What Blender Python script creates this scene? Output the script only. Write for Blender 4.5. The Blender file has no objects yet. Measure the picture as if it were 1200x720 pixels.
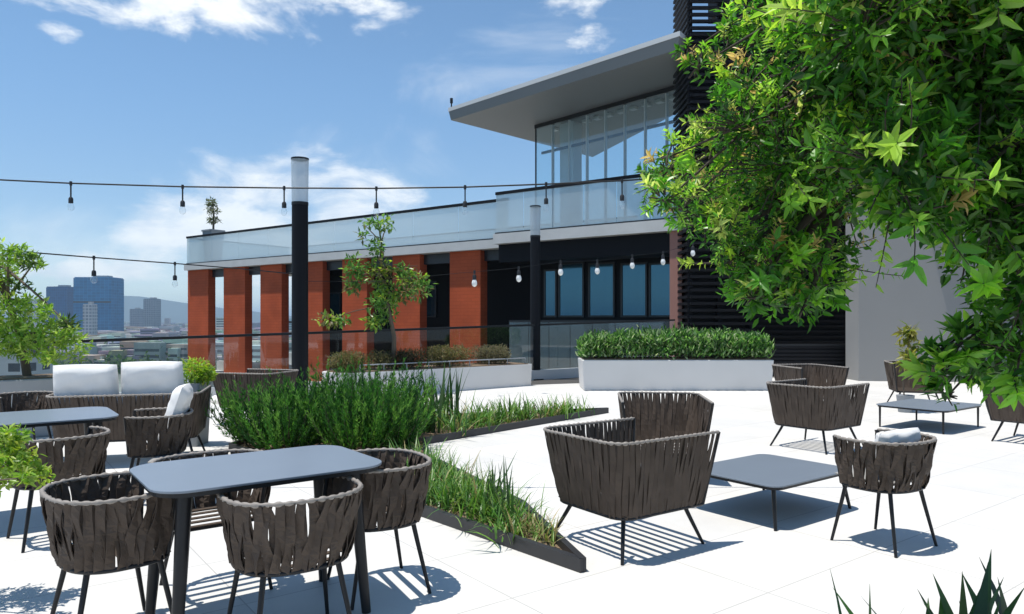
import bpy, math, random
import numpy as np
from mathutils import Vector, Matrix
random.seed(11)
rng = np.random.default_rng(11)
R = math.radians
F, H, YH = 850.0, 1.54, 374.0          # focal length in pixels of a 1200 px wide frame, eye height, horizon row
scene = bpy.context.scene
COL = scene.collection

def G(px, py, z=0.0):
    Y = F * (H - z) / (py - YH)
    return Vector(((px - 600) * Y / F, Y, z))
def AT(px, py, Y):
    return Vector(((px - 600) * Y / F, Y, H - (py - YH) * Y / F))

U = Vector((0.80, 0.60, 0)); V = Vector((-0.60, 0.80, 0))
YAW = math.atan2(0.60, 0.80)

# ------------------------------------------------------------------ materials
def new_mat(name):
    m = bpy.data.materials.new(name); m.use_nodes = True
    nt = m.node_tree
    return m, nt, nt.nodes['Principled BSDF']

def N(nt, kind, **kw):
    n = nt.nodes.new(kind)
    for k, v in kw.items():
        if k in n.inputs: n.inputs[k].default_value = v
        else: setattr(n, k, v)
    return n

def mat(name, col, rough=0.6, metal=0.0, var=0.12, scale=6.0, bump=0.0, bscale=40.0, spec=0.5, stretch=(1, 1, 1)):
    m, nt, b = new_mat(name)
    tc = N(nt, 'ShaderNodeTexCoord'); mp = N(nt, 'ShaderNodeMapping'); mp.inputs['Scale'].default_value = stretch
    nt.links.new(tc.outputs['Object'], mp.inputs['Vector'])
    nz = N(nt, 'ShaderNodeTexNoise'); nz.inputs['Scale'].default_value = scale; nz.inputs['Detail'].default_value = 5
    nt.links.new(mp.outputs['Vector'], nz.inputs['Vector'])
    mx = N(nt, 'ShaderNodeMix', data_type='RGBA')
    mx.inputs['A'].default_value = (*[c * (1 - var) for c in col], 1)
    mx.inputs['B'].default_value = (*[min(1, c * (1 + var)) for c in col], 1)
    nt.links.new(nz.outputs['Fac'], mx.inputs['Factor'])
    nt.links.new(mx.outputs['Result'], b.inputs['Base Color'])
    b.inputs['Roughness'].default_value = rough; b.inputs['Metallic'].default_value = metal
    b.inputs['Specular IOR Level'].default_value = spec
    if bump:
        n2 = N(nt, 'ShaderNodeTexNoise'); n2.inputs['Scale'].default_value = bscale; n2.inputs['Detail'].default_value = 4
        nt.links.new(mp.outputs['Vector'], n2.inputs['Vector'])
        bp = N(nt, 'ShaderNodeBump'); bp.inputs['Strength'].default_value = bump; bp.inputs['Distance'].default_value = 0.01
        nt.links.new(n2.outputs['Fac'], bp.inputs['Height']); nt.links.new(bp.outputs['Normal'], b.inputs['Normal'])
    return m

def leaf_mat(name, trans=0.35, rough=0.45, spec=0.4):
    m, nt, b = new_mat(name)
    at = N(nt, 'ShaderNodeAttribute', attribute_name='Col')
    nt.links.new(at.outputs['Color'], b.inputs['Base Color'])
    b.inputs['Roughness'].default_value = rough; b.inputs['Specular IOR Level'].default_value = spec
    tr = N(nt, 'ShaderNodeBsdfTranslucent')
    hs = N(nt, 'ShaderNodeHueSaturation'); hs.inputs['Value'].default_value = 1.6; hs.inputs['Saturation'].default_value = 1.1
    nt.links.new(at.outputs['Color'], hs.inputs['Color']); nt.links.new(hs.outputs['Color'], tr.inputs['Color'])
    ms = N(nt, 'ShaderNodeMixShader'); ms.inputs['Fac'].default_value = trans
    nt.links.new(b.outputs['BSDF'], ms.inputs[1]); nt.links.new(tr.outputs['BSDF'], ms.inputs[2])
    nt.links.new(ms.outputs['Shader'], nt.nodes['Material Output'].inputs['Surface'])
    return m

def glass_mat(name, tint, clear=0.7, milk=0.0, rough=0.02):
    """thin architectural glass: a tinted see-through part, a mirror part that grows at grazing angles, a faint milky film"""
    m, nt, b = new_mat(name); nt.nodes.remove(b)
    tp = N(nt, 'ShaderNodeBsdfTransparent'); tp.inputs['Color'].default_value = (*tint, 1)
    gl = N(nt, 'ShaderNodeBsdfGlossy'); gl.inputs['Roughness'].default_value = rough; gl.inputs['Color'].default_value = (.95, .98, 1, 1)
    lw = N(nt, 'ShaderNodeLayerWeight'); lw.inputs['Blend'].default_value = 0.5
    pw = N(nt, 'ShaderNodeMath', operation='POWER'); pw.inputs[1].default_value = 4.0; nt.links.new(lw.outputs['Facing'], pw.inputs[0])
    mr = N(nt, 'ShaderNodeMapRange'); mr.inputs['To Min'].default_value = 1 - clear; mr.inputs['To Max'].default_value = 0.9
    nt.links.new(pw.outputs[0], mr.inputs['Value'])
    a = N(nt, 'ShaderNodeMixShader'); nt.links.new(mr.outputs['Result'], a.inputs['Fac'])
    nt.links.new(tp.outputs['BSDF'], a.inputs[1]); nt.links.new(gl.outputs['BSDF'], a.inputs[2])
    out = a
    if milk:
        df = N(nt, 'ShaderNodeBsdfDiffuse'); df.inputs['Color'].default_value = (.75, .82, .84, 1)
        tl = N(nt, 'ShaderNodeBsdfTranslucent'); tl.inputs['Color'].default_value = (.75, .82, .84, 1)
        ad = N(nt, 'ShaderNodeMixShader'); ad.inputs['Fac'].default_value = .5
        nt.links.new(df.outputs['BSDF'], ad.inputs[1]); nt.links.new(tl.outputs['BSDF'], ad.inputs[2])
        c = N(nt, 'ShaderNodeMixShader'); c.inputs['Fac'].default_value = milk
        nt.links.new(a.outputs['Shader'], c.inputs[1]); nt.links.new(ad.outputs['Shader'], c.inputs[2]); out = c
    nt.links.new(out.outputs['Shader'], nt.nodes['Material Output'].inputs['Surface'])
    return m

def floor_mat():
    m, nt, b = new_mat('white_paving')
    tc = N(nt, 'ShaderNodeTexCoord'); mp = N(nt, 'ShaderNodeMapping'); mp.inputs['Rotation'].default_value = (0, 0, -YAW)
    nt.links.new(tc.outputs['Object'], mp.inputs['Vector'])
    br = N(nt, 'ShaderNodeTexBrick'); br.offset = 0.0; br.inputs['Scale'].default_value = 1.0
    br.inputs['Brick Width'].default_value = 1.2; br.inputs['Row Height'].default_value = 0.8
    br.inputs['Mortar Size'].default_value = 0.004; br.inputs['Mortar Smooth'].default_value = 0.1; br.inputs['Bias'].default_value = 0
    br.inputs['Color1'].default_value = (.70, .685, .65, 1); br.inputs['Color2'].default_value = (.64, .63, .605, 1)
    br.inputs['Mortar'].default_value = (.44, .43, .41, 1)
    nt.links.new(mp.outputs['Vector'], br.inputs['Vector'])
    nz = N(nt, 'ShaderNodeTexNoise'); nz.inputs['Scale'].default_value = 1.1; nz.inputs['Detail'].default_value = 8; nz.inputs['Roughness'].default_value = .65
    nt.links.new(tc.outputs['Object'], nz.inputs['Vector'])
    mr = N(nt, 'ShaderNodeMapRange'); mr.inputs['From Min'].default_value = .3; mr.inputs['From Max'].default_value = .7
    mr.inputs['To Min'].default_value = .88; mr.inputs['To Max'].default_value = 1.03
    nt.links.new(nz.outputs['Fac'], mr.inputs['Value'])
    mu = N(nt, 'ShaderNodeMix', data_type='RGBA', blend_type='MULTIPLY'); mu.inputs['Factor'].default_value = 1
    nt.links.new(br.outputs['Color'], mu.inputs['A']); nt.links.new(mr.outputs['Result'], mu.inputs['B'])
    nt.links.new(mu.outputs['Result'], b.inputs['Base Color'])
    b.inputs['Roughness'].default_value = .55
    return m

def grid_mat(name, wall, win, w=3.0, h=3.3, frame=.5, rough=.4, metal=0.0, offset=0.0):
    """facade of window bays: x+y runs along any face, z is height"""
    m, nt, b = new_mat(name)
    tc = N(nt, 'ShaderNodeTexCoord'); sp = N(nt, 'ShaderNodeSeparateXYZ'); nt.links.new(tc.outputs['Object'], sp.inputs['Vector'])
    ad = N(nt, 'ShaderNodeMath', operation='ADD'); nt.links.new(sp.outputs['X'], ad.inputs[0]); nt.links.new(sp.outputs['Y'], ad.inputs[1])
    cb = N(nt, 'ShaderNodeCombineXYZ'); nt.links.new(ad.outputs[0], cb.inputs['X']); nt.links.new(sp.outputs['Z'], cb.inputs['Y'])
    br = N(nt, 'ShaderNodeTexBrick'); br.offset = offset; br.inputs['Scale'].default_value = 1
    br.inputs['Brick Width'].default_value = w; br.inputs['Row Height'].default_value = h
    br.inputs['Mortar Size'].default_value = frame; br.inputs['Mortar Smooth'].default_value = 0; br.inputs['Bias'].default_value = 0
    br.inputs['Color1'].default_value = (*win, 1); br.inputs['Color2'].default_value = (*[c * .72 for c in win], 1); br.inputs['Mortar'].default_value = (*wall, 1)
    nt.links.new(cb.outputs['Vector'], br.inputs['Vector']); nt.links.new(br.outputs['Color'], b.inputs['Base Color'])
    b.inputs['Roughness'].default_value = rough; b.inputs['Metallic'].default_value = metal; b.inputs['Specular IOR Level'].default_value = .15
    return m

def attr_mat(name, rough=.8):
    m, nt, b = new_mat(name)
    at = N(nt, 'ShaderNodeAttribute', attribute_name='Col'); nt.links.new(at.outputs['Color'], b.inputs['Base Color'])
    b.inputs['Roughness'].default_value = rough
    return m

M = dict(
    paving=floor_mat(),
    strap=mat('woven_strap', (.080, .061, .048), .66, spec=.18, var=.35, scale=9, bump=.25, bscale=220),
    strap_sunlit=mat('sunlit_rim_strap', (.25, .225, .20), .6, var=.25, scale=14, bump=.2, bscale=200),  # paler than the straps, sun highlight put into the rim colour
    black=mat('black_steel', (.011, .012, .014), .42, spec=.3, var=.25, scale=20),
    black_matt=mat('black_matt', (.006, .006, .008), .6, spec=.2, var=.3, scale=2),
    post=mat('post_black', (.004, .005, .008), .6, spec=.2, var=.3, scale=3),
    slate=mat('slate_top', (.17, .205, .25), .34, var=.07, scale=3, bump=.03, bscale=300),
    kerb=mat('kerb_steel', (.022, .023, .026), .5, var=.3, scale=8),
    cushion=mat('white_cushion', (.78, .77, .75), .9, var=.05, scale=10, bump=.35, bscale=18),
    greycush=mat('grey_cushion', (.30, .30, .295), .9, var=.06, scale=10, bump=.12, bscale=500),
    planter=mat('white_planter', (.62, .612, .60), .7, var=.09, scale=1.3, bump=.05, bscale=90),
    concrete=mat('concrete', (.30, .31, .32), .8, var=.15, scale=3, bump=.1),
    soil=mat('soil', (.17, .12, .075), .95, var=.5, scale=30, bump=.8, bscale=60),
    strip=mat('dark_strip', (.06, .058, .055), .9, var=.4, scale=60, bump=.5, bscale=120),
    brick=mat('terracotta', (.37, .078, .034), .75, spec=.2, var=.10, scale=4, bump=.15, bscale=60, stretch=(1, 1, 6)),
    slab=mat('pale_slab', (.55, .54, .52), .7, var=.15, scale=1.5),
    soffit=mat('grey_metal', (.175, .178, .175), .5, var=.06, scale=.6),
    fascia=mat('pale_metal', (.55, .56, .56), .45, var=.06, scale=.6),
    roofpale=mat('roof_pale', (.62, .63, .63), .7, var=.05, scale=1),
    renderwall=mat('grey_render', (.25, .247, .24), .85, var=.07, scale=.7, bump=.1, bscale=30),
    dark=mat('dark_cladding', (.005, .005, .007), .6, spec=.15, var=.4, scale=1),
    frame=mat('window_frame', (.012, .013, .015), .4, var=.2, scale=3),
    winglass=None, bark=mat('bark', (.11, .085, .06), .9, var=.4, scale=14, bump=.6, bscale=50, stretch=(1, 1, .3)),
    barkdark=mat('dark_bark', (.05, .04, .03), .9, var=.4, scale=14, bump=.6, bscale=50),
    greypot=mat('grey_pot', (.24, .26, .28), .6, var=.08, scale=3),
    column=mat('pale_column', (.55, .57, .57), .6, var=.06, scale=2),
    socket=mat('lamp_socket', (.012, .012, .013), .5, var=.2, scale=30),
    leaf=leaf_mat('leaf', .50, .36, .5), leaf2=leaf_mat('leaf_matt', .35, .6, .25), blade=leaf_mat('blade', .25, .4, .5),
    railglass=glass_mat('rail_glass', (.93, .965, .97), .965),
    balglass=glass_mat('balustrade_glass', (.90, .95, .96), .93, milk=.46),
    roomglass=glass_mat('room_glass', (.88, .96, .98), .94, milk=.06),
    bulb=glass_mat('bulb_glass', (.95, .97, .98), .92, milk=.03),
    milkbulb=mat('milk_glass', (.80, .80, .78), .3, var=.02),
    tealglass=glass_mat('teal_glass', (.42, .66, .68), .90, milk=.10),
    lantern=glass_mat('lantern_acrylic', (.80, .81, .84), .9, milk=.42, rough=.2),
    city=attr_mat('city_walls'),
)
mw, nt, b = new_mat('teal_window'); b.inputs['Base Color'].default_value = (.045, .135, .20, 1); b.inputs['Metallic'].default_value = .75; b.inputs['Roughness'].default_value = .08
b.inputs['Specular IOR Level'].default_value = .9; M['winglass'] = mw
def tile_mat(name, c1, c2, mortar):
    m, nt, b = new_mat(name); tc = N(nt, 'ShaderNodeTexCoord'); sp = N(nt, 'ShaderNodeSeparateXYZ'); nt.links.new(tc.outputs['Object'], sp.inputs['Vector'])
    ad = N(nt, 'ShaderNodeMath', operation='SUBTRACT'); nt.links.new(sp.outputs['X'], ad.inputs[0]); nt.links.new(sp.outputs['Y'], ad.inputs[1])
    cb = N(nt, 'ShaderNodeCombineXYZ'); nt.links.new(ad.outputs[0], cb.inputs['X']); nt.links.new(sp.outputs['Z'], cb.inputs['Y'])
    br = N(nt, 'ShaderNodeTexBrick'); br.inputs['Scale'].default_value = 1; br.inputs['Brick Width'].default_value = .55; br.inputs['Row Height'].default_value = .14
    br.inputs['Mortar Size'].default_value = .012; br.inputs['Bias'].default_value = 0
    for k_, c in (('Color1', c1), ('Color2', c2), ('Mortar', mortar)): br.inputs[k_].default_value = (*c, 1)
    nt.links.new(cb.outputs['Vector'], br.inputs['Vector'])
    nz = N(nt, 'ShaderNodeTexNoise'); nz.inputs['Scale'].default_value = .9; nz.inputs['Detail'].default_value = 6; nt.links.new(tc.outputs['Object'], nz.inputs['Vector'])
    mr = N(nt, 'ShaderNodeMapRange'); mr.inputs['From Min'].default_value = .3; mr.inputs['From Max'].default_value = .7; mr.inputs['To Min'].default_value = .82; mr.inputs['To Max'].default_value = 1.12; nt.links.new(nz.outputs['Fac'], mr.inputs['Value'])
    mu = N(nt, 'ShaderNodeMix', data_type='RGBA', blend_type='MULTIPLY'); mu.inputs['Factor'].default_value = 1; nt.links.new(br.outputs['Color'], mu.inputs['A']); nt.links.new(mr.outputs['Result'], mu.inputs['B'])
    nt.links.new(mu.outputs['Result'], b.inputs['Base Color']); b.inputs['Roughness'].default_value = .75; b.inputs['Specular IOR Level'].default_value = .2
    return m
M['brick'] = tile_mat('terracotta_tile', (.47, .088, .031), (.43, .080, .028), (.385, .071, .025))

# ------------------------------------------------------------------ mesh builder
WM = {}
class MB:
    def __init__(s): s.v = []; s.f = []; s.sm = []
    def add(s, vs, fs, smooth=False):
        o = len(s.v); s.v.extend(Vector(v) for v in vs); s.f.extend(tuple(i + o for i in f) for f in fs); s.sm.extend([smooth] * len(fs)); return s
    def box(s, c, d, rz=0.0):
        x, y, z = d[0] / 2, d[1] / 2, d[2] / 2; m = Matrix.Rotation(rz, 3, 'Z'); c = Vector(c)
        vs = [m @ Vector(p) + c for p in ((-x, -y, -z), (x, -y, -z), (x, y, -z), (-x, y, -z), (-x, -y, z), (x, -y, z), (x, y, z), (-x, y, z))]
        return s.add(vs, [(0, 3, 2, 1), (4, 5, 6, 7), (0, 1, 5, 4), (1, 2, 6, 5), (2, 3, 7, 6), (3, 0, 4, 7)])
    def wall(s, a, b, z0, z1, t, side=0):
        """upright slab from a to b (xy), thickness t to the left (+1), right (-1) or centred (0)"""
        a = Vector((a[0], a[1], 0)); b = Vector((b[0], b[1], 0)); d = (b - a).normalized(); n = Vector((-d.y, d.x, 0))
        l, r = {0: (t / 2, -t / 2), 1: (t, 0), -1: (0, -t)}[side]
        q = [a + n * r, b + n * r, b + n * l, a + n * l]
        return s.prism([(p.x, p.y) for p in q], z0, z1)
    def prism(s, poly, z0, z1, top=None):
        n = len(poly); top = top or poly
        area = sum(poly[i][0] * poly[(i + 1) % n][1] - poly[(i + 1) % n][0] * poly[i][1] for i in range(n))
        if area < 0: poly = poly[::-1]; top = top[::-1]
        vs = [(x, y, z0) for x, y in poly] + [(x, y, z1) for x, y in top]
        fs = [tuple(range(n))[::-1], tuple(range(n, 2 * n))] + [(i, (i + 1) % n, n + (i + 1) % n, n + i) for i in range(n)]
        return s.add(vs, fs)
    def tube(s, pts, rad, n=8, caps=True, flat=1.0):
        pts = [Vector(p) for p in pts]; rad = [rad] * len(pts) if not hasattr(rad, '__len__') else rad
        vs, fs = [], []; ref = None
        for i, p in enumerate(pts):
            t = (pts[min(i + 1, len(pts) - 1)] - pts[max(i - 1, 0)]).normalized()
            if ref is None: ref = Vector((0, 0, 1)) if abs(t.z) < .9 else Vector((1, 0, 0))
            x = t.cross(ref).normalized(); y = x.cross(t).normalized(); ref = y
            for k in range(n):
                a = 2 * math.pi * k / n; vs.append(p + (x * math.cos(a) + y * math.sin(a) * flat) * rad[i])
        for i in range(len(pts) - 1):
            for k in range(n):
                fs.append((i * n + k, i * n + (k + 1) % n, (i + 1) * n + (k + 1) % n, (i + 1) * n + k))
        s.add(vs, fs, True)
        if caps:
            s.add([vs[k] for k in range(n)], [tuple(range(n))[::-1]]); s.add([vs[-n + k] for k in range(n)], [tuple(range(n))])
        return s
    def build(s, name, m, parent=None, world=False, bevel=0.0, fix=True):
        me = bpy.data.meshes.new(name); vs = s.v
        if parent is not None and world:
            inv = WM[parent.name].inverted(); vs = [inv @ v for v in vs]
        me.from_pydata([tuple(v) for v in vs], [], s.f); me.materials.append(m)
        me.polygons.foreach_set('use_smooth', s.sm); me.update()
        o = bpy.data.objects.new(name, me); COL.objects.link(o)
        if parent is not None: o.parent = parent
        WM[o.name] = WM[parent.name] if parent is not None else Matrix()
        if bevel:
            bm = o.modifiers.new('bevel', 'BEVEL'); bm.width = bevel; bm.segments = 2; bm.limit_method = 'ANGLE'; bm.angle_limit = R(40)
        return o

def tag(o, label, cat, group=None, kind=None):
    if label: o['label'] = label
    if cat: o['category'] = cat
    if group: o['group'] = group
    if kind: o['kind'] = kind
    return o
def thing(name, loc, label, cat, rz=0.0, group=None):
    o = bpy.data.objects.new(name, None); o.empty_display_size = .2; COL.objects.link(o)
    o.location = loc; o.rotation_euler = (0, 0, rz)
    WM[o.name] = Matrix.Translation(Vector(loc)) @ Matrix.Rotation(rz, 4, 'Z')
    return tag(o, label, cat, group)
def struct(mb, name, m): return tag(mb.build(name, m), None, None, None, 'structure')
def copy_tree(o, parent=None):
    c = o.copy(); COL.objects.link(c)
    if parent is not None: c.parent = parent
    WM[c.name] = Matrix()
    for ch in list(o.children): copy_tree(ch, c)
    return c
class Placer:
    """first call moves the prototype, later calls copy it with all its parts"""
    def __init__(s, proto): s.p = proto; s.used = False
    def __call__(s, loc, rz, label, group=None, cat=None):
        o = copy_tree(s.p) if s.used else s.p; s.used = True
        o.location = loc; o.rotation_euler = (0, 0, rz); o['label'] = label
        if group: o['group'] = group
        WM[o.name] = Matrix.Translation(Vector(loc)) @ Matrix.Rotation(rz, 4, 'Z')
        return o

# ------------------------------------------------------------------ foliage helpers (numpy)
def np_mesh(name, co, faces, colr, m, parent=None, smooth=True):
    me = bpy.data.meshes.new(name); off = np.array(WM[parent.name].translation) if parent is not None else np.zeros(3)
    co = co - off
    me.vertices.add(len(co)); me.vertices.foreach_set('co', co.astype(np.float32).ravel())
    k = faces.shape[1]; nf = len(faces)
    me.loops.add(nf * k); me.loops.foreach_set('vertex_index', faces.astype(np.int32).ravel())
    me.polygons.add(nf); me.polygons.foreach_set('loop_start', np.arange(0, nf * k, k, dtype=np.int32)); me.polygons.foreach_set('loop_total', np.full(nf, k, dtype=np.int32))
    me.polygons.foreach_set('use_smooth', np.full(nf, smooth))
    a = me.color_attributes.new('Col', 'FLOAT_COLOR', 'POINT')
    a.data.foreach_set('color', np.c_[colr, np.ones(len(colr))].astype(np.float32).ravel())
    me.materials.append(m); me.update(); me.validate()
    o = bpy.data.objects.new(name, me); COL.objects.link(o)
    if parent is not None: o.parent = parent
    WM[o.name] = WM[parent.name] if parent is not None else Matrix()
    return o
def unit(a): return a / np.maximum(np.linalg.norm(a, axis=1, keepdims=True), 1e-9)
def leaf_geo(P, D, Nn, L, W, C, fold=.25, droop=.15):
    """lance-shaped folded leaves: base P, direction D, upper side Nn"""
    D = unit(D); S = unit(np.cross(D, Nn)); Nn = unit(np.cross(S, D)); L = L[:, None]; W = W[:, None]
    def pt(t, s, z): return P + D * L * t + S * W * s + Nn * (L * z)
    vs = np.stack([pt(0, 0, 0), pt(.30, -.5, fold * .12 - droop * .09), pt(.70, -.36, fold * .09 - droop * .49), pt(1, 0, -droop),
                   pt(.70, .36, fold * .09 - droop * .49), pt(.30, .5, fold * .12 - droop * .09), pt(.30, 0, -droop * .09 - .02), pt(.70, 0, -droop * .49 - .02)], 1)
    base = np.array([[0, 6, 1, 1], [1, 6, 7, 2], [2, 7, 3, 3], [0, 5, 6, 6], [6, 5, 4, 7], [7, 4, 3, 3]])
    n = len(P)
    tri = np.array([[0, 6, 1], [1, 6, 7], [1, 7, 2], [2, 7, 3], [0, 5, 6], [6, 5, 4], [6, 4, 7], [7, 4, 3]])
    fs = (tri[None] + (np.arange(n) * 8)[:, None, None]).reshape(-1, 3)
    return vs.reshape(-1, 3), fs, np.repeat(C, 8, 0)
def small_leaf_geo(P, D, Nn, L, W, C):
    D = unit(D); S = unit(np.cross(D, Nn)); Nn = unit(np.cross(S, D)); L = L[:, None]; W = W[:, None]
    vs = np.stack([P, P + D * L * .45 - S * W * .5 + Nn * L * .08, P + D * L, P + D * L * .45 + S * W * .5 + Nn * L * .08], 1); n = len(P)
    fs = (np.array([[0, 2, 1], [0, 3, 2]])[None] + (np.arange(n) * 4)[:, None, None]).reshape(-1, 3)
    return vs.reshape(-1, 3), fs, np.repeat(C, 4, 0)
def blade_geo(P, az, L, W, lean, curl, C, seg=5):
    """strap leaves that rise and arch over"""
    n = len(P); dirs = np.c_[np.cos(az), np.sin(az), np.zeros(n)]; side = np.c_[-np.sin(az), np.cos(az), np.zeros(n)]
    cur = P.copy(); ang = lean.copy(); rows = []
    for i in range(seg + 1):
        t = i / seg; w = (W * (1 - t ** 2.2) * (.65 + .7 * t * (1 - t) * 2) + .0008)[:, None]
        rows += [cur - side * w / 2, cur + side * w / 2]
        cur = cur + (dirs * np.sin(ang)[:, None] + np.array([[0, 0, 1.]]) * np.cos(ang)[:, None]) * (L / seg)[:, None]; ang = ang + curl / seg
    vs = np.stack(rows, 1); m = 2 * (seg + 1)
    q = np.array([[2 * i, 2 * i + 1, 2 * i + 3, 2 * i + 2] for i in range(seg)])
    q = np.concatenate([q[:, [0, 1, 2]], q[:, [0, 2, 3]]])
    fs = (q[None] + (np.arange(n) * m)[:, None, None]).reshape(-1, 3)
    return vs.reshape(-1, 3), fs, np.repeat(C, m, 0)
def palette(n, cols, w=None, jit=.18):
    cols = np.array(cols); i = rng.choice(len(cols), n, p=w); c = cols[i] * rng.uniform(1 - jit, 1 + jit, (n, 1)); return np.clip(c * rng.uniform(.93, 1.07, (n, 3)), 0, 1)
def rand_dir(n): return unit(rng.normal(size=(n, 3)))
def ball(n, c, r, shell=.35):
    d = rand_dir(n); rad = rng.uniform(shell, 1, (n, 1)) ** .6; return np.array(c)[None] + d * rad * np.array(r)[None], d
def bez(a, b, sag=.15, n=7):
    a, b = Vector(a), Vector(b); m = (a + b) / 2 + Vector((random.uniform(-.1, .1), random.uniform(-.1, .1), sag)) * (b - a).length
    return [(a * (1 - t) ** 2 + m * 2 * t * (1 - t) + b * t * t) for t in [i / (n - 1) for i in range(n)]]
def merge(parts):
    vs, fs, cs, o = [], [], [], 0
    for v, f, c in parts: vs.append(v); fs.append(f + o); cs.append(c); o += len(v)
    return np.concatenate(vs), np.concatenate(fs), np.concatenate(cs)

# ------------------------------------------------------------------ camera, sky, sun
cam = bpy.data.cameras.new('camera'); co = bpy.data.objects.new('camera', cam); COL.objects.link(co)
co.location = (0, 0, H); co.rotation_euler = (R(90), 0, 0)
cam.sensor_width = 36; cam.lens = F / 1200 * 36; cam.shift_y = (YH - 360) / 1200; cam.clip_start = .05; cam.clip_end = 60000
scene.camera = co
SUN_TILT, SUN_AZ = R(13.0), R(192)      # angle from the zenith; compass angle the sun stands at (from +X, counter-clockwise)
to_sun = Vector((math.sin(SUN_TILT) * math.cos(SUN_AZ), math.sin(SUN_TILT) * math.sin(SUN_AZ), math.cos(SUN_TILT)))
sl = bpy.data.lights.new('sun', 'SUN'); sl.energy = 4.6; sl.angle = R(.5); sl.color = (1, .955, .885)
so = bpy.data.objects.new('sun', sl); COL.objects.link(so); so.rotation_euler = to_sun.to_track_quat('Z', 'Y').to_euler(); so.location = (0, 0, 30)

w = bpy.data.worlds.new('World'); scene.world = w; w.use_nodes = True; nt = w.node_tree
bg = nt.nodes['Background']; bg.inputs['Strength'].default_value = .150
sky = N(nt, 'ShaderNodeTexSky', sky_type='NISHITA'); sky.sun_disc = False
sky.sun_elevation = math.pi / 2 - SUN_TILT; sky.sun_rotation = math.atan2(to_sun.x, to_sun.y); sky.altitude = 1500; sky.air_density = .85; sky.dust_density = .1; sky.ozone_density = 1.2
tc = N(nt, 'ShaderNodeTexCoord'); sp = N(nt, 'ShaderNodeSeparateXYZ'); nt.links.new(tc.outputs['Generated'], sp.inputs['Vector'])
def mth(op, a, b=None, c=None):
    n = N(nt, 'ShaderNodeMath', operation=op)
    for i, x in enumerate((a, b, c)):
        if x is None: continue
        if isinstance(x, (int, float)): n.inputs[i].default_value = x
        else: nt.links.new(x, n.inputs[i])
    return n.outputs[0]
az = mth('ARCTAN2', sp.outputs['X'], sp.outputs['Y'])                 # bearing from straight ahead
hor = mth('SQRT', mth('ADD', mth('MULTIPLY', sp.outputs['X'], sp.outputs['X']), mth('MULTIPLY', sp.outputs['Y'], sp.outputs['Y'])))
el = mth('ARCTAN2', sp.outputs['Z'], hor)                             # height above the horizon
cb = N(nt, 'ShaderNodeCombineXYZ'); nt.links.new(mth('MULTIPLY', az, 1.0), cb.inputs['X']); nt.links.new(mth('MULTIPLY', el, 2.0), cb.inputs['Y'])
def noise(scale, det, rough, dist=0.0):
    n = N(nt, 'ShaderNodeTexNoise'); n.inputs['Scale'].default_value = scale; n.inputs['Detail'].default_value = det; n.inputs['Roughness'].default_value = rough; n.inputs['Distortion'].default_value = dist
    nt.links.new(cb.outputs['Vector'], n.inputs['Vector']); return n.outputs['Fac']
n_big, n_fine, n_wisp = noise(7, 9, .58, .3), noise(16, 6, .6), noise(3.5, 8, .62, .8)
def blob(px, py, rx, ry):
    a0 = math.atan2(px - 600, F); e0 = math.atan2(YH - py, math.hypot(px - 600, F)); k = math.cos(a0) ** 2 / F
    dx = mth('MULTIPLY', mth('SUBTRACT', az, a0), 1 / (rx * k)); dy = mth('MULTIPLY', mth('SUBTRACT', el, e0), 1 / (ry * k))
    return mth('SUBTRACT', 1.0, mth('ADD', mth('MULTIPLY', dx, dx), mth('MULTIPLY', dy, dy)))
def big(l):
    r = l[0]
    for x in l[1:]: r = mth('MAXIMUM', r, x)
    return mth('MAXIMUM', r, -2.0)
thick = big([blob(200, -22, 300, 60), blob(1500, 60, 420, 90), blob(-500, 120, 330, 80)])
lowc = big([blob(330, 215, 120, 44), blob(240, 270, 120, 62), blob(400, 245, 110, 48), blob(120, 315, 110, 30), blob(330, 310, 220, 45)])
thin = big([blob(600, 75, 170, 60), blob(650, 50, 60, 30), blob(380, 190, 180, 60), blob(150, 330, 300, 70), blob(90, 300, 140, 60)])
def ramp(x, lo, hi):
    m = N(nt, 'ShaderNodeMapRange', interpolation_type='SMOOTHSTEP'); m.inputs['From Min'].default_value = lo; m.inputs['From Max'].default_value = hi; nt.links.new(x, m.inputs['Value']); return m.outputs['Result']
d1 = ramp(mth('ADD', mth('MULTIPLY', thick, .55), mth('MULTIPLY', mth('SUBTRACT', n_big, .5), 3.0)), -.02, .55)
d4 = mth('MULTIPLY', ramp(mth('ADD', mth('MULTIPLY', big([blob(70, 38, 26, 14), blob(675, 5, 42, 17), blob(690, 45, 30, 16)]), .5), mth('MULTIPLY', mth('SUBTRACT', n_fine, .5), 2.6)), .0, .95), .85)
d3 = mth('MULTIPLY', ramp(mth('ADD', mth('MULTIPLY', lowc, .6), mth('MULTIPLY', mth('SUBTRACT', n_big, .5), 3.2)), -.05, .75), .82)
d2 = mth('MULTIPLY', ramp(mth('ADD', mth('MULTIPLY', thin, .5), mth('MULTIPLY', mth('SUBTRACT', n_wisp, .5), 3.2)), .1, 1.2), .40)
dens = mth('MULTIPLY', mth('MAXIMUM', mth('MAXIMUM', d3, d4), mth('MAXIMUM', d1, d2)), ramp(el, -.01, .05))
shade = ramp(mth('ADD', mth('MULTIPLY', n_fine, .6), mth('MULTIPLY', n_big, .5)), .38, .66)
cc = N(nt, 'ShaderNodeMix', data_type='RGBA'); cc.inputs['A'].default_value = (4.6, 5.1, 5.8, 1); cc.inputs['B'].default_value = (6.3, 6.5, 6.6, 1); nt.links.new(shade, cc.inputs['Factor'])
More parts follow.
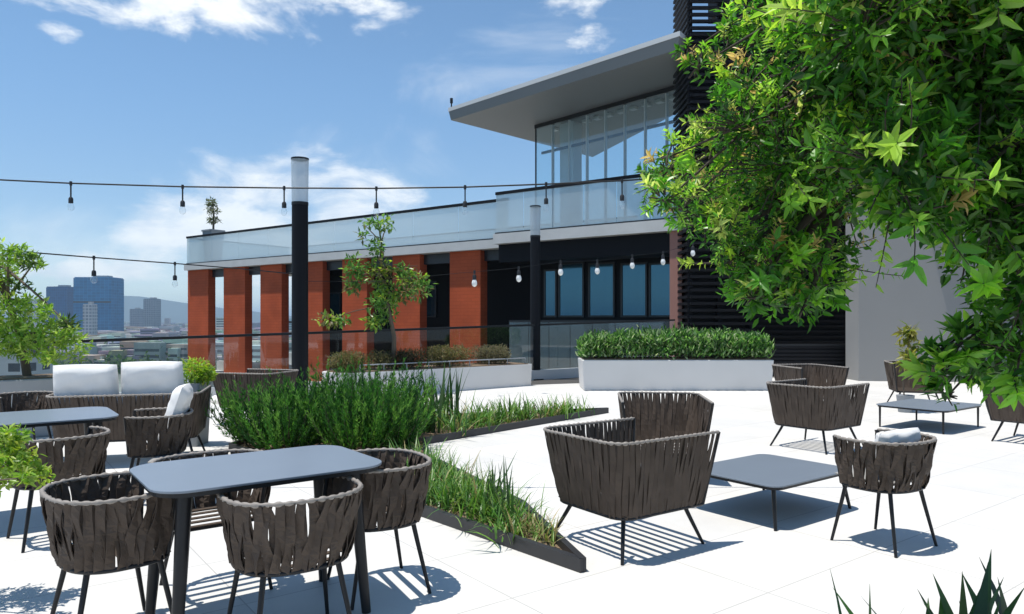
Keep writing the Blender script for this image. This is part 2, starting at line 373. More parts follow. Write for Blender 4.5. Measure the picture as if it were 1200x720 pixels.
mx = N(nt, 'ShaderNodeMix', data_type='RGBA'); nt.links.new(dens, mx.inputs['Factor']); tint = N(nt, 'ShaderNodeMix', data_type='RGBA', blend_type='MULTIPLY'); tint.inputs['Factor'].default_value = 1; tg = N(nt, 'ShaderNodeMix', data_type='RGBA'); tg.inputs['A'].default_value = (.78, .80, .76, 1); tg.inputs['B'].default_value = (.90, 1.05, 1.03, 1); nt.links.new(ramp(el, .04, .34), tg.inputs['Factor']); nt.links.new(tg.outputs['Result'], tint.inputs['B']); nt.links.new(sky.outputs['Color'], tint.inputs['A']); nt.links.new(tint.outputs['Result'], mx.inputs['A']); nt.links.new(cc.outputs['Result'], mx.inputs['B'])
nt.links.new(mx.outputs['Result'], bg.inputs['Color'])

scene.view_settings.view_transform = 'Standard'; scene.view_settings.look = 'None'; scene.view_settings.exposure = 0.25; scene.view_settings.gamma = 1
scene.cycles.max_bounces = 8; scene.cycles.transparent_max_bounces = 16; scene.cycles.diffuse_bounces = 4; scene.cycles.glossy_bounces = 3
scene.cycles.use_denoising = True; scene.cycles.caustics_reflective = False; scene.cycles.caustics_refractive = False

# ------------------------------------------------------------------ the setting: terrace, beds, ground, hills
RP = lambda s: (-.05 + .8 * s, 17.8 + .6 * s)              # the railing line of the terrace
edge = [RP(-14), RP(6.05), (6.2, 21.3), (24, 21.3), (24, -8), (-14, -8)]
GROUND = -26.0
bed = [G(683, 671), G(490, 603), Vector((-3.3, 8.5, 0)), Vector((-2.9, 10.4, 0)), Vector((-.1, 11.4, 0)), G(712, 484), G(497, 521), G(499, 541), G(612, 600)]
struct(MB().prism(edge, -.6, 0), 'terrace_floor', M['paving'])
struct(MB().prism([(x * .999, y * .999) for x, y in edge], GROUND, -.604), 'terrace_block', M['concrete'])
struct(MB().prism([RP(-2.0), RP(6.0), (5.6, 19.2), (3.3, 18.0), (.62, 17.0), (-1.4, 15.75)], .0, .004 ), 'dark_floor_strip', M['strip'])  # thin dark sheet on the floor beside the railing
struct(MB().prism([(p.x, p.y) for p in bed], .001, .035), 'planting_bed_soil', M['soil'])
me_g = MB().box((0, 15000, GROUND - 2), (60000, 60000, 4)); struct(me_g, 'ground', mat('city_ground', (.16, .17, .15), .9, var=.5, scale=.01))

hills = MB(); xs = np.linspace(-8000, 6000, 200); prof = []
for x in xs:
    h = 90 + 34 * math.sin(x / 500 + 1) + 22 * math.sin(x / 210) + 12 * math.sin(x / 80 + 2) + 5 * math.sin(x / 33)
    pxs = 600 + F * x / 4200
    bump = math.exp(-((pxs - 185) / 130) ** 2) * 78 + math.exp(-((pxs + 150) / 240) ** 2) * 55
    prof.append(max(30, h * .55 + bump))
rows = [(3700, 0), (3950, .45), (4200, 1.0), (4900, .8), (5600, 0)]
vs = [(x, y + 60 * math.sin(x / 300 + k), GROUND - 5 + prof[i] * k * (1 + .12 * math.sin(x / 110 + y))) for (y, k) in rows for i, x in enumerate(xs)]
n = len(xs); fs = [(r * n + i, r * n + i + 1, (r + 1) * n + i + 1, (r + 1) * n + i) for r in range(len(rows) - 1) for i in range(n - 1)]
hills.add(vs, fs, True); struct(hills, 'hills', mat('hill_haze_blue', (.035, .065, .075), .95, var=.4, scale=.004))  # base colour made bluish, distance haze put into the hills

# planting bed kerb: one folded steel edging
k = MB(); L = len(bed)
for i in range(L):
    k.wall(bed[i], bed[(i + 1) % L], .0, .085 + .0004 * i, .045)
tag(k.build('bed_edging', M['kerb']), 'black steel edging round the pointed planting bed on the white paving', 'edging')

# ------------------------------------------------------------------ furniture
def path_pts(kind, hw, yb, yf, r, n):
    pts = []
    if kind == 'round':
        for i in range(241):
            a = R(42) - R(264) * i / 240; c, s_ = math.cos(a), math.sin(a)
            yc = (yb + yf) / 2 + .02; hd = yc - yb
            pts.append(Vector((hw * math.copysign(abs(c) ** (2 / 2.5), c), yc + hd * math.copysign(abs(s_) ** (2 / 2.5), s_), 0)))
    else:
        pts.append(Vector((hw, yf, 0)))
        for i in range(13): a = -R(90) * i / 12; pts.append(Vector((hw - r + r * math.cos(a), yb + r + r * math.sin(a), 0)))
        for i in range(13): a = -R(90) - R(90) * i / 12; pts.append(Vector((-hw + r + r * math.cos(a), yb + r + r * math.sin(a), 0)))
        pts.append(Vector((-hw, yf, 0)))
    d = [0.0]
    for a, b_ in zip(pts, pts[1:]): d.append(d[-1] + (b_ - a).length)
    out = []; j = 0
    for i in range(n):
        t = d[-1] * i / (n - 1)
        while j < len(d) - 2 and d[j + 1] < t: j += 1
        out.append(pts[j].lerp(pts[j + 1], (t - d[j]) / max(1e-6, d[j + 1] - d[j])))
    return out, d[-1]

def woven(name, label, cat, kind, top, bot, z0, z1, pitch, width, lean, twist, leg_r, legs, slots, seed):
    rnd = random.Random(seed)
    t = thing(name, (0, 0, 0), label, cat)
    NP = 200; T, LT = path_pts(kind, *top, NP); B, LB = path_pts(kind, *bot, NP)
    def cur(P, s): s = min(max(s, 0), 1) * (NP - 1); i = min(int(s), NP - 2); return P[i].lerp(P[i + 1], s - i)
    def surf(s, h):
        p = cur(B, s).lerp(cur(T, s), h ** .9); p.z = z0 + (z1 - z0) * h; return p
    mb = MB(); ns = int(LT / pitch); HS = 9
    for lay in (0, 1):
        for i in range(ns):
            s0 = (i + .5 + .5 * lay) / ns
            if s0 > 1: continue
            ln = lean * (1 if lay else -1) * rnd.uniform(.6, 1.3); ph = rnd.uniform(0, 6.28); am = rnd.uniform(.0, .35) / ns * twist; tw = rnd.uniform(-1, 1)
            vs = []
            for kx in range(HS + 1):
                h = kx / HS; s = s0 + ln / LT * (h - .5) + am * math.sin(h * 5 + ph)
                p = surf(s, h); tg = (surf(s + .004, h) - surf(s - .004, h)).normalized(); up = (surf(s, min(1, h + .05)) - surf(s, max(0, h - .05))).normalized()
                nn = tg.cross(up).normalized()
                ang = twist * .5 * math.sin(h * 6.3 + ph) + tw * twist * .25
                sd = (tg * math.cos(ang) + nn * math.sin(ang)).normalized(); nd = sd.cross(up).normalized()
                wd = width * (.5 - (.16 * slots * max(0, (h - .72) / .28) if lay == 0 else .26 * slots * max(0, (h - .66) / .34)))
                q = p + nn * ((.004 if lay else -.004) + .0045 * twist * math.sin(h * 9.4 + i * math.pi))
                vs += [q - sd * wd - nd * .0022, q + sd * wd - nd * .0022, q + sd * wd + nd * .0022, q - sd * wd + nd * .0022]
            fs = []
            for kx in range(HS):
                a = kx * 4; fs += [(a + m_, a + (m_ + 1) % 4, a + 4 + (m_ + 1) % 4, a + 4 + m_) for m_ in range(4)]
            mb.add(vs, fs)
    mb.build('woven_shell', M['strap'], t)
    # rail with the straps wrapped round it
    rp, rr = [], []
    for i in range(ns * 4 + 1):
        s = i / (ns * 4); p = surf(s, 1.0); rp.append(p); rr.append((.0140 if (i // 4) % 2 else .0120) if i % 4 in (1, 2) else .0085)
    MB().tube(rp, rr, 7).build('top_rail', M['strap_sunlit'], t)
    fr = MB(); lo = [surf(i / 60, 0) for i in range(61)]; fr.tube(lo + [lo[0]], .012, 7)
    for sgn in (0, 1):
        p0, p1 = surf(sgn, 0), surf(sgn, 1); fr.tube([p0, p1], .013, 7)
    fr.build('seat_frame', M['black'], t)
    st = MB(); hw, yb, yf = bot[:3]; zz = z0 + .012; nsl = max(5, int((yf - yb) / .078))
    for i in range(nsl):
        y = yb + .05 + (yf - yb - .07) * i / (nsl - 1)
        fx = 1.0
        if kind == 'round':
            yc = (yb + yf) / 2 + .02; q_ = min(1, abs((y - yc) / (yc - yb))); fx = max(.3, (1 - q_ ** 2.5) ** .4)
        st.box((0, y, zz + .001 * (i % 2)), (2 * hw * fx - .01, .036, .006))
    st.build('seat', M['strap'], t)
    for (x0, y0, x1, y1) in legs:
        MB().tube([(x0, y0, z0 + .005), (x0 * .7 + x1 * .3, y0 * .7 + y1 * .3, z0 * .7), (x1, y1, 0)], [leg_r * 1.15, leg_r * 1.05, leg_r * .8], 8).build('leg', M['black'], t)
    return t

dining = woven('dining_chair', 'x', 'chair', 'round', (.315, -.275, .245, 0), (.255, -.215, .21, 0), .405, .73, .0475, .0435, .045, 1.0, .0125,
               [(-.20, .15, -.255, .225), (.20, .15, .255, .225), (-.17, -.145, -.235, -.225), (.17, -.145, .235, -.225)], .3, 1)
lounge = woven('lounge_chair', 'x', 'chair', 'box', (.41, -.47, .47, .13), (.345, -.37, .38, .12), .27, .765, .044, .040, .02, .5, .0135,
               [(-.27, .27, -.36, .37), (.27, .27, .36, .37), (-.25, -.27, -.36, -.385), (.25, -.27, .36, -.385)], .6, 2)
sofa = woven('lounge_sofa', 'x', 'sofa', 'box', (.73, -.45, .45, .13), (.67, -.36, .38, .12), .27, .75, .044, .040, .02, .5, .0135,
             [(-.59, .27, -.68, .36), (.59, .27, .68, .36), (-.59, -.27, -.68, -.37), (.59, -.27, .68, -.37)], .6, 3)
DC, LC = Placer(dining), Placer(lounge)
def face(d): return math.atan2(-d.x, d.y)
def rr_poly(a, b_, r, n=8):
    pts = []
    for cx, cy, s in ((a - r, b_ - r, 0), (-a + r, b_ - r, 90), (-a + r, -b_ + r, 180), (a - r, -b_ + r, 270)):
        for i in range(n + 1): q = R(s + 90 * i / n); pts.append((cx + r * math.cos(q), cy + r * math.sin(q)))
    return pts
def table(name, loc, a, b_, r, h, lr0, lr1, ins, splay, label):
    t = thing(name, loc, label, 'table', YAW)
    MB().prism(rr_poly(a, b_, r), h - .012, h).build('table_top', M['slate'], t, bevel=.003)
    MB().prism(rr_poly(a - .012, b_ - .012, r), h - .034, h - .0125).build('apron', M['black'], t)
    for sx in (-1, 1):
        for sy in (-1, 1):
            x, y = sx * (a - ins), sy * (b_ - ins)
            MB().tube([(x, y, h - .03), (x + sx * splay * .5, y + sy * splay * .5, h * .45), (x + sx * splay, y + sy * splay, 0)], [lr0, (lr0 + lr1) / 2, lr1], 10).build('leg', M['black'], t)
    return t
T1 = Vector((-1.31, 3.76, 0)); T2 = Vector((-3.78, 5.60, 0)); C1 = Vector((2.09, 5.90, 0)); C2 = Vector((5.95, 10.35, 0))
table('dining_table', T1, .565, .39, .16, .785, .036, .024, .15, .05, 'slate topped dining table in the foreground with four woven chairs round it')
table('dining_table', T2, .62, .43, .16, .785, .036, .024, .15, .05, 'slate topped dining table cut off by the left edge, behind the foreground one')
table('coffee_table', C1, .55, .43, .10, .325, .017, .012, .08, .05, 'low slate coffee table between the large woven armchair and the chair with a white cushion')
table('coffee_table', C2, .62, .48, .10, .325, .016, .012, .06, .0, 'low slate coffee table at far right, seen behind drooping leaves')

gd = 'woven dining chairs at the tables'
DC(Vector((-1.93, 3.50, 0)), face(U) + .12, 'woven dining chair at the left end of the foreground table', gd)
DC(Vector((-1.05, 3.46, 0)), face(V) - .05, 'woven dining chair at the near side of the foreground table with its back to us', gd)
DC(Vector((-.77, 4.17, 0)), face(-U) - .15, 'woven dining chair at the right end of the foreground table beside the grass bed', gd)
DC(T1 + V * .56 - U * .08, face(-V), 'woven dining chair at the far side of the foreground table, mostly hidden by the top', gd)
DC(Vector((-3.20, 5.10, 0)), face(V) + .1, 'woven dining chair at the near side of the table cut off by the left edge', gd)
DC(Vector((-3.06, 6.25, 0)), face(-U) - .3, 'woven dining chair with a white cushion at the right end of the left table', gd)
DC(Vector((-5.25, 7.75, 0)), face(-V) + .3, 'woven chair under the bright green tree at the left edge', gd)
DC(Vector((2.56, 4.99, 0)), face(V) - .1, 'woven chair with a white cushion at the right end of the front coffee table', gd)
gl_ = 'woven lounge chairs on the terrace'
LC(Vector((.80, 5.05, 0)), face(Vector((.82, .57, 0))), 'large woven lounge armchair facing the front coffee table, its back towards us', gl_)
LC(Vector((1.48, 7.15, 0)), face(Vector((-.10, -.99, 0))), 'woven lounge armchair standing behind the large one, its open front towards us', gl_)
LC(Vector((3.66, 8.75, 0)), face(U), 'woven lounge chair to the left of the far right coffee table', gl_)
LC(Vector((4.85, 11.9, 0)), face(Vector((.2, -1, 0))), 'woven lounge chair half hidden, just in front of the white box planter end', gl_)
LC(Vector((7.15, 12.9, 0)), face(Vector((-.3, -1, 0))), 'woven lounge chair facing us against the grey rendered wall', gl_)
LC(Vector((6.55, 9.05, 0)), face(V), 'woven lounge chair cut off by the right edge under hanging leaves', gl_)
LC(Vector((-3.75, 10.7, 0)), face(Vector((-.9, .25, 0))), 'dark woven lounge chair between the sofa and the black lamp post', gl_)
sofa.location = (-4.14, 7.93, 0); sofa.rotation_euler = (0, 0, face(Vector((-.27, .96, 0)))); sofa['label'] = 'two seat woven sofa seen from behind with two white back cushions'
WM[sofa.name] = Matrix.Translation(sofa.location) @ Matrix.Rotation(sofa.rotation_euler.z, 4, 'Z')

def cushion_mb(w_, h_, t_, n=14, puff=.5, seed=0):
    rnd = random.Random(seed); mb = MB(); vs, fs = [], []
    for side in (1, -1):
        for j in range(n + 1):
            for i in range(n + 1):
                u, v = i / n * 2 - 1, j / n * 2 - 1
                e = (1 - abs(u) ** 5) ** .5 * (1 - abs(v) ** 5) ** .5
                sx = u * w_ / 2 * (1 - .035 * (1 - abs(v)) ** 2 * 0 - .03 * v * v * u * u); sz = v * h_ / 2 * (1 - .03 * u * u * v * v)
                wr = .006 * math.sin(7 * u + 3 * v + seed) * e + .004 * math.sin(13 * v - 5 * u + seed)
                vs.append((sx, side * (t_ / 2 * (e ** .7) + wr * (1 if e > .2 else 0)), sz))
    m_ = n + 1
    for s_, o in ((0, 0), (1, m_ * m_)):
        for j in range(n):
            for i in range(n):
                q = (o + j * m_ + i, o + j * m_ + i + 1, o + (j + 1) * m_ + i + 1, o + (j + 1) * m_ + i); fs.append(q[::-1] if s_ == 0 else q)
    mb.add(vs, fs, True); return mb
def cushion(mname, base, yaw, tilt, w_, h_, t_, label, group=None, seed=0):
    o = cushion_mb(w_, h_, t_, seed=seed).build('cushion', M[mname]); o.location = base; o.rotation_euler = (tilt, 0, yaw)
    return tag(o, label, 'cushion', group)
ys = sofa.rotation_euler.z; ms = Matrix.Rotation(ys, 3, 'Z')
cushion('cushion', Vector(sofa.location) + ms @ Vector((-.385, -.27, .80)), ys, R(10), .61, .55, .20, 'white sofa back cushion, the left one of the pair', 'white sofa cushions', 1)
cushion('cushion', Vector(sofa.location) + ms @ Vector((.245, -.27, .815)), ys, R(9), .61, .56, .20, 'white sofa back cushion, the right one of the pair', 'white sofa cushions', 4)
cushion('greycush', Vector(sofa.location) + ms @ Vector((0, .06, .35)), ys, R(90), 1.24, .66, .13, 'pale seat cushion lying on the two seat woven sofa', None, 7)
cushion('cushion', Vector((-2.93, 6.33, .72)), face(-U) - .35, R(18), .50, .52, .14, 'white back cushion leaning in the chair at the left table', None, 9)
cushion('cushion', Vector((2.61, 4.92, .665)), face(V) - .1, R(8), .46, .26, .10, 'white cushion standing just above the back of the chair by the front coffee table', None, 12)
cushion('greycush', Vector((2.55, 5.03, .46)), face(V) - .1, R(90), .44, .42, .07, 'pale seat pad in the chair by the front coffee table', None, 13)
cushion('cushion', Vector((-4.05, 10.75, .36)), face(Vector((-.9, .25, 0))), R(90), .6, .62, .14, 'white seat cushion in the dark chair beside the lamp post', None, 15)

t = thing('footstool', (-2.72, 6.02, 0), 'low footstool with a pale grey top behind the foreground table', 'footstool', .2)
MB().prism(rr_poly(.24, .19, .04), .33, .40).build('seat_pad', M['greycush'], t, bevel=.012)
for sx in (-1, 1):
    for sy in (-1, 1): MB().tube([(sx * .19, sy * .14, .33), (sx * .22, sy * .17, 0)], [.013, .010], 8).build('leg', M['black'], t)

# ------------------------------------------------------------------ lamp posts, string lights
def lamp_post(loc, r, hb, ht, label):
    t = thing('lamp_post', loc, label, 'lamp post', 0, 'black lamp posts with frosted tops')
    MB().tube([(0, 0, 0), (0, 0, hb)], [r * 1.03, r], 24).build('pole', M['post'], t)
    MB().tube([(0, 0, 0), (0, 0, .03)], [r * 1.7, r * 1.7], 24).build('base_plate', M['black'], t)
    MB().tube([(0, 0, hb), (0, 0, hb + .05)], r * 1.04, 24).build('collar', M['black'], t)
    MB().tube([(0, 0, hb + .05), (0, 0, ht - .03)], [r * 1.0, r * 1.08], 24, caps=False).build('lamp_shade', M['lantern'], t)
    MB().tube([(0, 0, ht - .03), (0, 0, ht)], r * 1.10, 24).build('cap', M['black'], t)
    return t
lamp_post((-3.80, 13.0, 0), .142, 3.58, 4.42, 'tall black lamp post with frosted top behind the dark green hedge')
lamp_post((.59, 18.35, 0), .125, 3.60, 4.40, 'slim black lamp post between the two white planters')

def string_light(name, pts, bulbs, label, milk=False, br=.03, drop=.10, r=.006):
    """pts: polyline of the wire; bulbs: points on it"""
    t = thing(name, pts[0], label, 'string light')
    MB().tube(pts, r, 6).build('wire', M['black'], t, world=True)
    for p in bulbs:
        p = Vector(p); s = MB(); s.tube([p + Vector((0, 0, br * .6)), p - Vector((0, 0, br * .7))], br * .42, 8)
        s.tube([p, p - Vector((0, 0, drop))], r * .9, 6); q = p - Vector((0, 0, drop))
        s.tube([q, q - Vector((0, 0, br * .5)), q - Vector((0, 0, br * 1.9))], [br * .45, br * .72, br * .72], 10)
        so_ = s.build('lamp_socket', M['socket'], t, world=True); q = q - Vector((0, 0, br * 1.9))
        prof = [(.62, 0), (.85, -.5), (1.0, -1.1), (.92, -1.8), (.62, -2.3), (.12, -2.55)]
        MB().tube([q + Vector((0, 0, z * br)) for _, z in prof], [a * br for a, _ in prof], 12).build('bulb', M['milkbulb' if milk else 'bulb'], so_, world=True)
    return t
Y1 = 6.5
keys = [(-70, 208), (0, 211), (83, 215), (214, 219), (333, 220.5), (441, 221), (545, 219.5), (640, 216), (729, 212), (800, 207), (1000, 195)]
wire = [AT(x, y, Y1) for x, y in keys]
string_light('string_light', wire, [AT(x, y, Y1) for x, y in keys[2:9]], 'long black string of clear bulbs across the sky, the upper of the two at left', br=.028, drop=.125, r=.0075)
k2 = [(-60, 288, 9.4), (48, 297, 9.6), (110, 302, 10.2), (205, 309, 11.2), (280, 315, 12.1), (352, 322, 13.0)]
string_light('string_light', [AT(*k) for k in k2], [AT(*k2[2]), AT(*k2[3])], 'lower left string with two bulbs running from the bright green tree', br=.042, drop=.18, r=.010)
k3 = [(358, 330, 12.9), (440, 330, 13.4), (540, 320, 14.2), (556, 319, 14.4), (608, 314, 14.9), (657, 307, 15.4), (700, 306, 15.9), (741, 300, 16.4), (777, 296, 16.8), (812, 286, 17.2), (905, 276, 18.2)]
string_light('string_light', [AT(*k) for k in k3], [AT(*k) for k in k3[3:10]], 'thin string of white bulbs hanging before the dark recess and windows', milk=True, br=.055, drop=.05, r=.004)

# ------------------------------------------------------------------ glass guard rail along the terrace edge
def zr(x):  # height of the handrail along its run
    return 1.19 + (x - RP(-9)[0]) * .0285
a, b_ = -13.5, 6.05
ga = Vector((*RP(a), 0)); gb = Vector((*RP(b_), 0)); t = thing('guard_rail', (ga + gb) / 2, 'clear glass guard rail with a black handrail along the terrace edge', 'railing')
pts = [Vector((*RP(a + (b_ - a) * i / 24), 0)) for i in range(25)]
hr = MB(); d = (gb - ga).normalized(); nrm = Vector((-d.y, d.x, 0))
vs = []
for p in pts:
    z = zr(p.x); vs += [p + nrm * .035 + Vector((0, 0, z - .05)), p - nrm * .035 + Vector((0, 0, z - .05)), p - nrm * .035 + Vector((0, 0, z)), p + nrm * .035 + Vector((0, 0, z))]
fs = [(i * 4 + m_, i * 4 + (m_ + 1) % 4, i * 4 + 4 + (m_ + 1) % 4, i * 4 + 4 + m_) for i in range(24) for m_ in range(4)] + [(0, 1, 2, 3), (99, 98, 97, 96)]
hr.add(vs, fs).build('handrail', M['black'], t, world=True)
MB().wall(RP(a), RP(b_), 0.0, .25, .16).build('kerb_wall', M['planter'], t, world=True)
for i in range(13):
    s0, s1 = a + (b_ - a) * i / 13 + .012, a + (b_ - a) * (i + 1) / 13 - .012
    p0, p1 = Vector((*RP(s0), 0)), Vector((*RP(s1), 0)); m_ = MB(); q0, q1 = nrm * .007, -nrm * .007
    m_.add([p0 + q1 + Vector((0, 0, .252)), p1 + q1 + Vector((0, 0, .252)), p1 + q0 + Vector((0, 0, .252)), p0 + q0 + Vector((0, 0, .252)),
            p0 + q1 + Vector((0, 0, zr(p0.x) - .052)), p1 + q1 + Vector((0, 0, zr(p1.x) - .052)), p1 + q0 + Vector((0, 0, zr(p1.x) - .052)), p0 + q0 + Vector((0, 0, zr(p0.x) - .052))],
           [(0, 3, 2, 1), (4, 5, 6, 7), (0, 1, 5, 4), (1, 2, 6, 5), (2, 3, 7, 6), (3, 0, 4, 7)]).build('glass_panel', M['railglass'], t, world=True)

# ------------------------------------------------------------------ the neighbouring building with brick piers
PL = Vector((-18.2, 41.0, 0)); PR = Vector((5.36, 24.0, 0)); FD = (PR - PL).normalized(); FN = Vector((FD.y, -FD.x, 0))   # FN points out towards us
FN = FN if FN.y < 0 else -FN
LF = (PR - PL).length
def fs_(px, off=0.0):
    """distance along the facade (set back by off) where the bearing px meets it"""
    o = PL - FN * off; k = (px - 600) / F
    return (k * o.y - o.x) / (FD.x - k * FD.y)
def fp(s, off=0.0): return PL + FD * s - FN * off
def fz(py, s, off=0.0): return H - (py - YH) * fp(s, off).y / F
Bd = thing('terrace_building', fp(LF / 2, 6), 'low building with terracotta brick piers and a glass fronted roof terrace', 'building')
ZS, ZF = 4.28, -1.45
DEP = 7.0
s_step = fs_(598)
def fwall(mb, s0, s1, o0, o1, z0, z1):
    q = [fp(s0, o0), fp(s1, o0), fp(s1, o1), fp(s0, o1)]; return mb.prism([(p.x, p.y) for p in q], z0, z1)
fwall(MB(), -.2, s_step, -.25, DEP, ZS, ZS + .34).build('roof_slab', M['slab'], Bd, world=True)
fwall(MB(), s_step + .002, LF + 1.0, -1.1, DEP, ZS + .05, ZS + .42).build('roof_slab', M['slab'], Bd, world=True)
fwall(MB(), -.3, LF + 1, -.35, DEP, ZF - .35, ZF).build('floor_slab', M['slab'], Bd, world=True)
fwall(MB(), -.1, LF + 1, .2, DEP - .2, GROUND, ZF - .352).build('base_wall', M['concrete'], Bd, world=True)
px_cols = [(220, 244), (262, 287), (305, 330), (351, 378), (401, 430), (460, 492), (527, 563)]
for a, b_ in px_cols:
    s0, s1 = fs_(a), fs_(b_); fwall(MB(), s0, s1, 0, .44, ZF + .001, ZS - .001).build('brick_pier', M['brick'], Bd, world=True, bevel=.01)
s0, s1 = fs_(790, -.6), fs_(804, -.6); fwall(MB(), s0, s1, -.95, .3, ZF, ZS + .049).build('brick_pier', mat('rose_brick', (.36, .17, .13), .75, var=.08, scale=4), Bd, world=True)
# black header beam under the slab, set back behind the pier faces
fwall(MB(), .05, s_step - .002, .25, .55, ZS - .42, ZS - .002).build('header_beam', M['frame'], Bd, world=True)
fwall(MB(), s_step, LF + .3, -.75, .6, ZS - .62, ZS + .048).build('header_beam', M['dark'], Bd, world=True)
# open bays at the left end: a parapet, a rail and posts behind
s3, s4 = fs_(338), fs_(345)
fwall(MB(), -.1, s3, DEP - .5, DEP - .3, ZF, ZF + .85).build('rear_parapet', M['slab'], Bd, world=True)
fwall(MB(), -.1, s3, DEP - .46, DEP - .36, 1.28, 1.40).build('rear_rail', M['frame'], Bd, world=True)
gm = MB(); fwall(gm, -.1, s3, DEP - .42, DEP - .40, ZF + .852, 1.278).build('rear_glass', M['railglass'], Bd, world=True)
fwall(MB(), -.1, s3, 1.7, 1.9, ZF + .002, ZF + .55).build('front_parapet', M['slab'], Bd, world=True)
for i in range(5):
    s = .6 + i * (s3 - 1.2) / 4
    fwall(MB(), s - .05, s + .05, DEP - .43, DEP - .33, ZF + .852, ZS).build('rear_post', M['frame'], Bd, world=True)
# closed part: dark interior walls
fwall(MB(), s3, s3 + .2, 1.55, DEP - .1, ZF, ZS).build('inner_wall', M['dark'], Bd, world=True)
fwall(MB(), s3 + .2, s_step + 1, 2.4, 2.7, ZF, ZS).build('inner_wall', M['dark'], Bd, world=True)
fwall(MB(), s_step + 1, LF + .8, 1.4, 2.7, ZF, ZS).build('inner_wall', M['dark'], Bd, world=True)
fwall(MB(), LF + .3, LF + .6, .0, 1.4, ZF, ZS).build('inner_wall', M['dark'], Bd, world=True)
def window(px0, px1, py0, py1, off, sub=None):
    s0, s1 = fs_(px0, off), fs_(px1, off); sm = (s0 + s1) / 2; z1, z0 = fz(py0, sm, off), fz(py1, sm, off)
    w_ = MB(); f = .07
    fwall(w_, s0, s0 + f, off - .06, off + .02, z0, z1); fwall(w_, s1 - f, s1, off - .06, off + .02, z0, z1)
    fwall(w_, s0 + f, s1 - f, off - .055, off + .02, z1 - f, z1); fwall(w_, s0 + f, s1 - f, off - .055, off + .02, z0, z0 + f)
    wo = w_.build('window', M['frame'], Bd, world=True)
    fwall(MB(), s0 + f + .001, s1 - f - .001, off - .03, off - .012, z0 + f + .001, z1 - f - .001).build('pane', M['winglass'], wo, world=True)
    return wo
for a, b_ in ((655, 685), (690, 721), (728, 759), (761, 790)): window(a, b_, 308, 372, 1.38)
wo = window(638, 653, 316, 372, 1.38)
window(384, 400, 343, 382, 2.38); window(498, 512, 330, 372, 2.38)
for a, b_ in ((378, 401), (430, 460), (492, 527)):
    s0, s1 = fs_(a, 1.2), fs_(b_, 1.2); fwall(MB(), s0, s1, 1.1, 1.3, ZF, ZF + .55).build('sill', M['slab'], Bd, world=True)
for i in range(7):
    a = fs_(597, -.3) + (LF - fs_(597, -.3) - .2) * i / 7; b_ = fs_(597, -.3) + (LF - fs_(597, -.3) - .2) * (i + 1) / 7 - .03
    fwall(MB(), a, b_, -.31, -.29, ZF + .001, 1.42).build('screen_panel', M['tealglass'], Bd, world=True)
fwall(MB(), fs_(597, -.3), LF - .2, -.34, -.26, 1.421, 1.50).build('screen_rail', M['frame'], Bd, world=True)
# wall lamp on the last pier
s = fs_(556); p = fp(s, -.06); Lm = MB().box((p.x, p.y, fz(333, s)), (.16, .16, .24), YAW)
# roof terrace balustrade
for (s0, s1, o, zb, n_) in ((-.15, s_step - .02, -.1, ZS + .342, 9), (s_step + .03, LF + .9, -.95, ZS + .422, 6)):
    for i in range(n_):
        a, b_ = s0 + (s1 - s0) * i / n_ + .015, s0 + (s1 - s0) * (i + 1) / n_ - .015
        fwall(MB(), a, b_, o - .01, o + .01, zb + .06, zb + 1.46).build('balustrade_panel', M['balglass'], Bd, world=True)
    fwall(MB(), s0, s1, o - .05, o + .05, zb + 1.462, zb + 1.57).build('balustrade_rail', M['black_matt'], Bd, world=True)
    fwall(MB(), s0, s1, o - .06, o + .06, zb, zb + .058).build('balustrade_shoe', M['frame'], Bd, world=True)
# left end return of the balustrade
q0, q1 = fp(-.1, .0), fp(-.1, DEP - .2)
MB().wall(q0, q1, ZS + .40, ZS + 1.80, .02).build('balustrade_panel', M['balglass'], Bd, world=True)
MB().wall(fp(-.1, .055), q1, ZS + 1.804, ZS + 1.87, .08).build('balustrade_rail', M['frame'], Bd, world=True)
q0, q1 = fp(.0, DEP - .1), fp(s_step + 2, DEP - .1)
MB().wall(q0, q1, ZS + .342, ZS + 1.80, .03).build('balustrade_panel', M['balglass'], Bd, world=True)
MB().wall(q0, q1, ZS + 1.804, ZS + 1.87, .08).build('balustrade_rail', M['frame'], Bd, world=True)

# ------------------------------------------------------------------ roof pavilion with the big canopy
ZC = 9.55
WA, WB = Vector((.99, 30.0, 0)), Vector((6.6, 23.85, 0)); wd = (WB - WA).normalized(); wn = Vector((wd.y, -wd.x, 0)); wn = wn if wn.y < 0 else -wn; wl = (WB - WA).length
Pv = thing('roof_pavilion', (WA + WB) / 2 + Vector((0, 0, ZS + .42)), 'glass walled roof pavilion under a wide grey cantilevered canopy', 'building')
tip, fr_ = Vector((-2.55, 29.25, 0)), Vector((4.95, 21.45, 0))
back = [Vector((7.5, 25.0, 0)), Vector((4.0, 36, 0))]
poly = [(tip.x, tip.y), (fr_.x, fr_.y), (back[0].x, back[0].y), (back[1].x, back[1].y)]
cx, cy = 3.4, 28.4
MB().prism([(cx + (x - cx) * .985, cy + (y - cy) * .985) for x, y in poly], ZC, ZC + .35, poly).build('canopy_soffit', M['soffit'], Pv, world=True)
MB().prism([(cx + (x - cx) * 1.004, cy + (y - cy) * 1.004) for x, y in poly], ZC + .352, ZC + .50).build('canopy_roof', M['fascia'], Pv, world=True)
def wp(s, o=0.0): return WA + wd * s - wn * o
npn = 9
for i in range(npn):
    a, b_ = wl * i / npn + .01, wl * (i + 1) / npn - .01
    MB().wall(wp(a), wp(b_), ZS + .43, ZC - .16, .02).build('glass_wall_panel', M['roomglass'], Pv, world=True)
    if i:
        MB().wall(wp(a - .035, .06), wp(a + .015, .06), ZS + .43, ZC - .16, .12).build('mullion', M['column'], Pv, world=True)
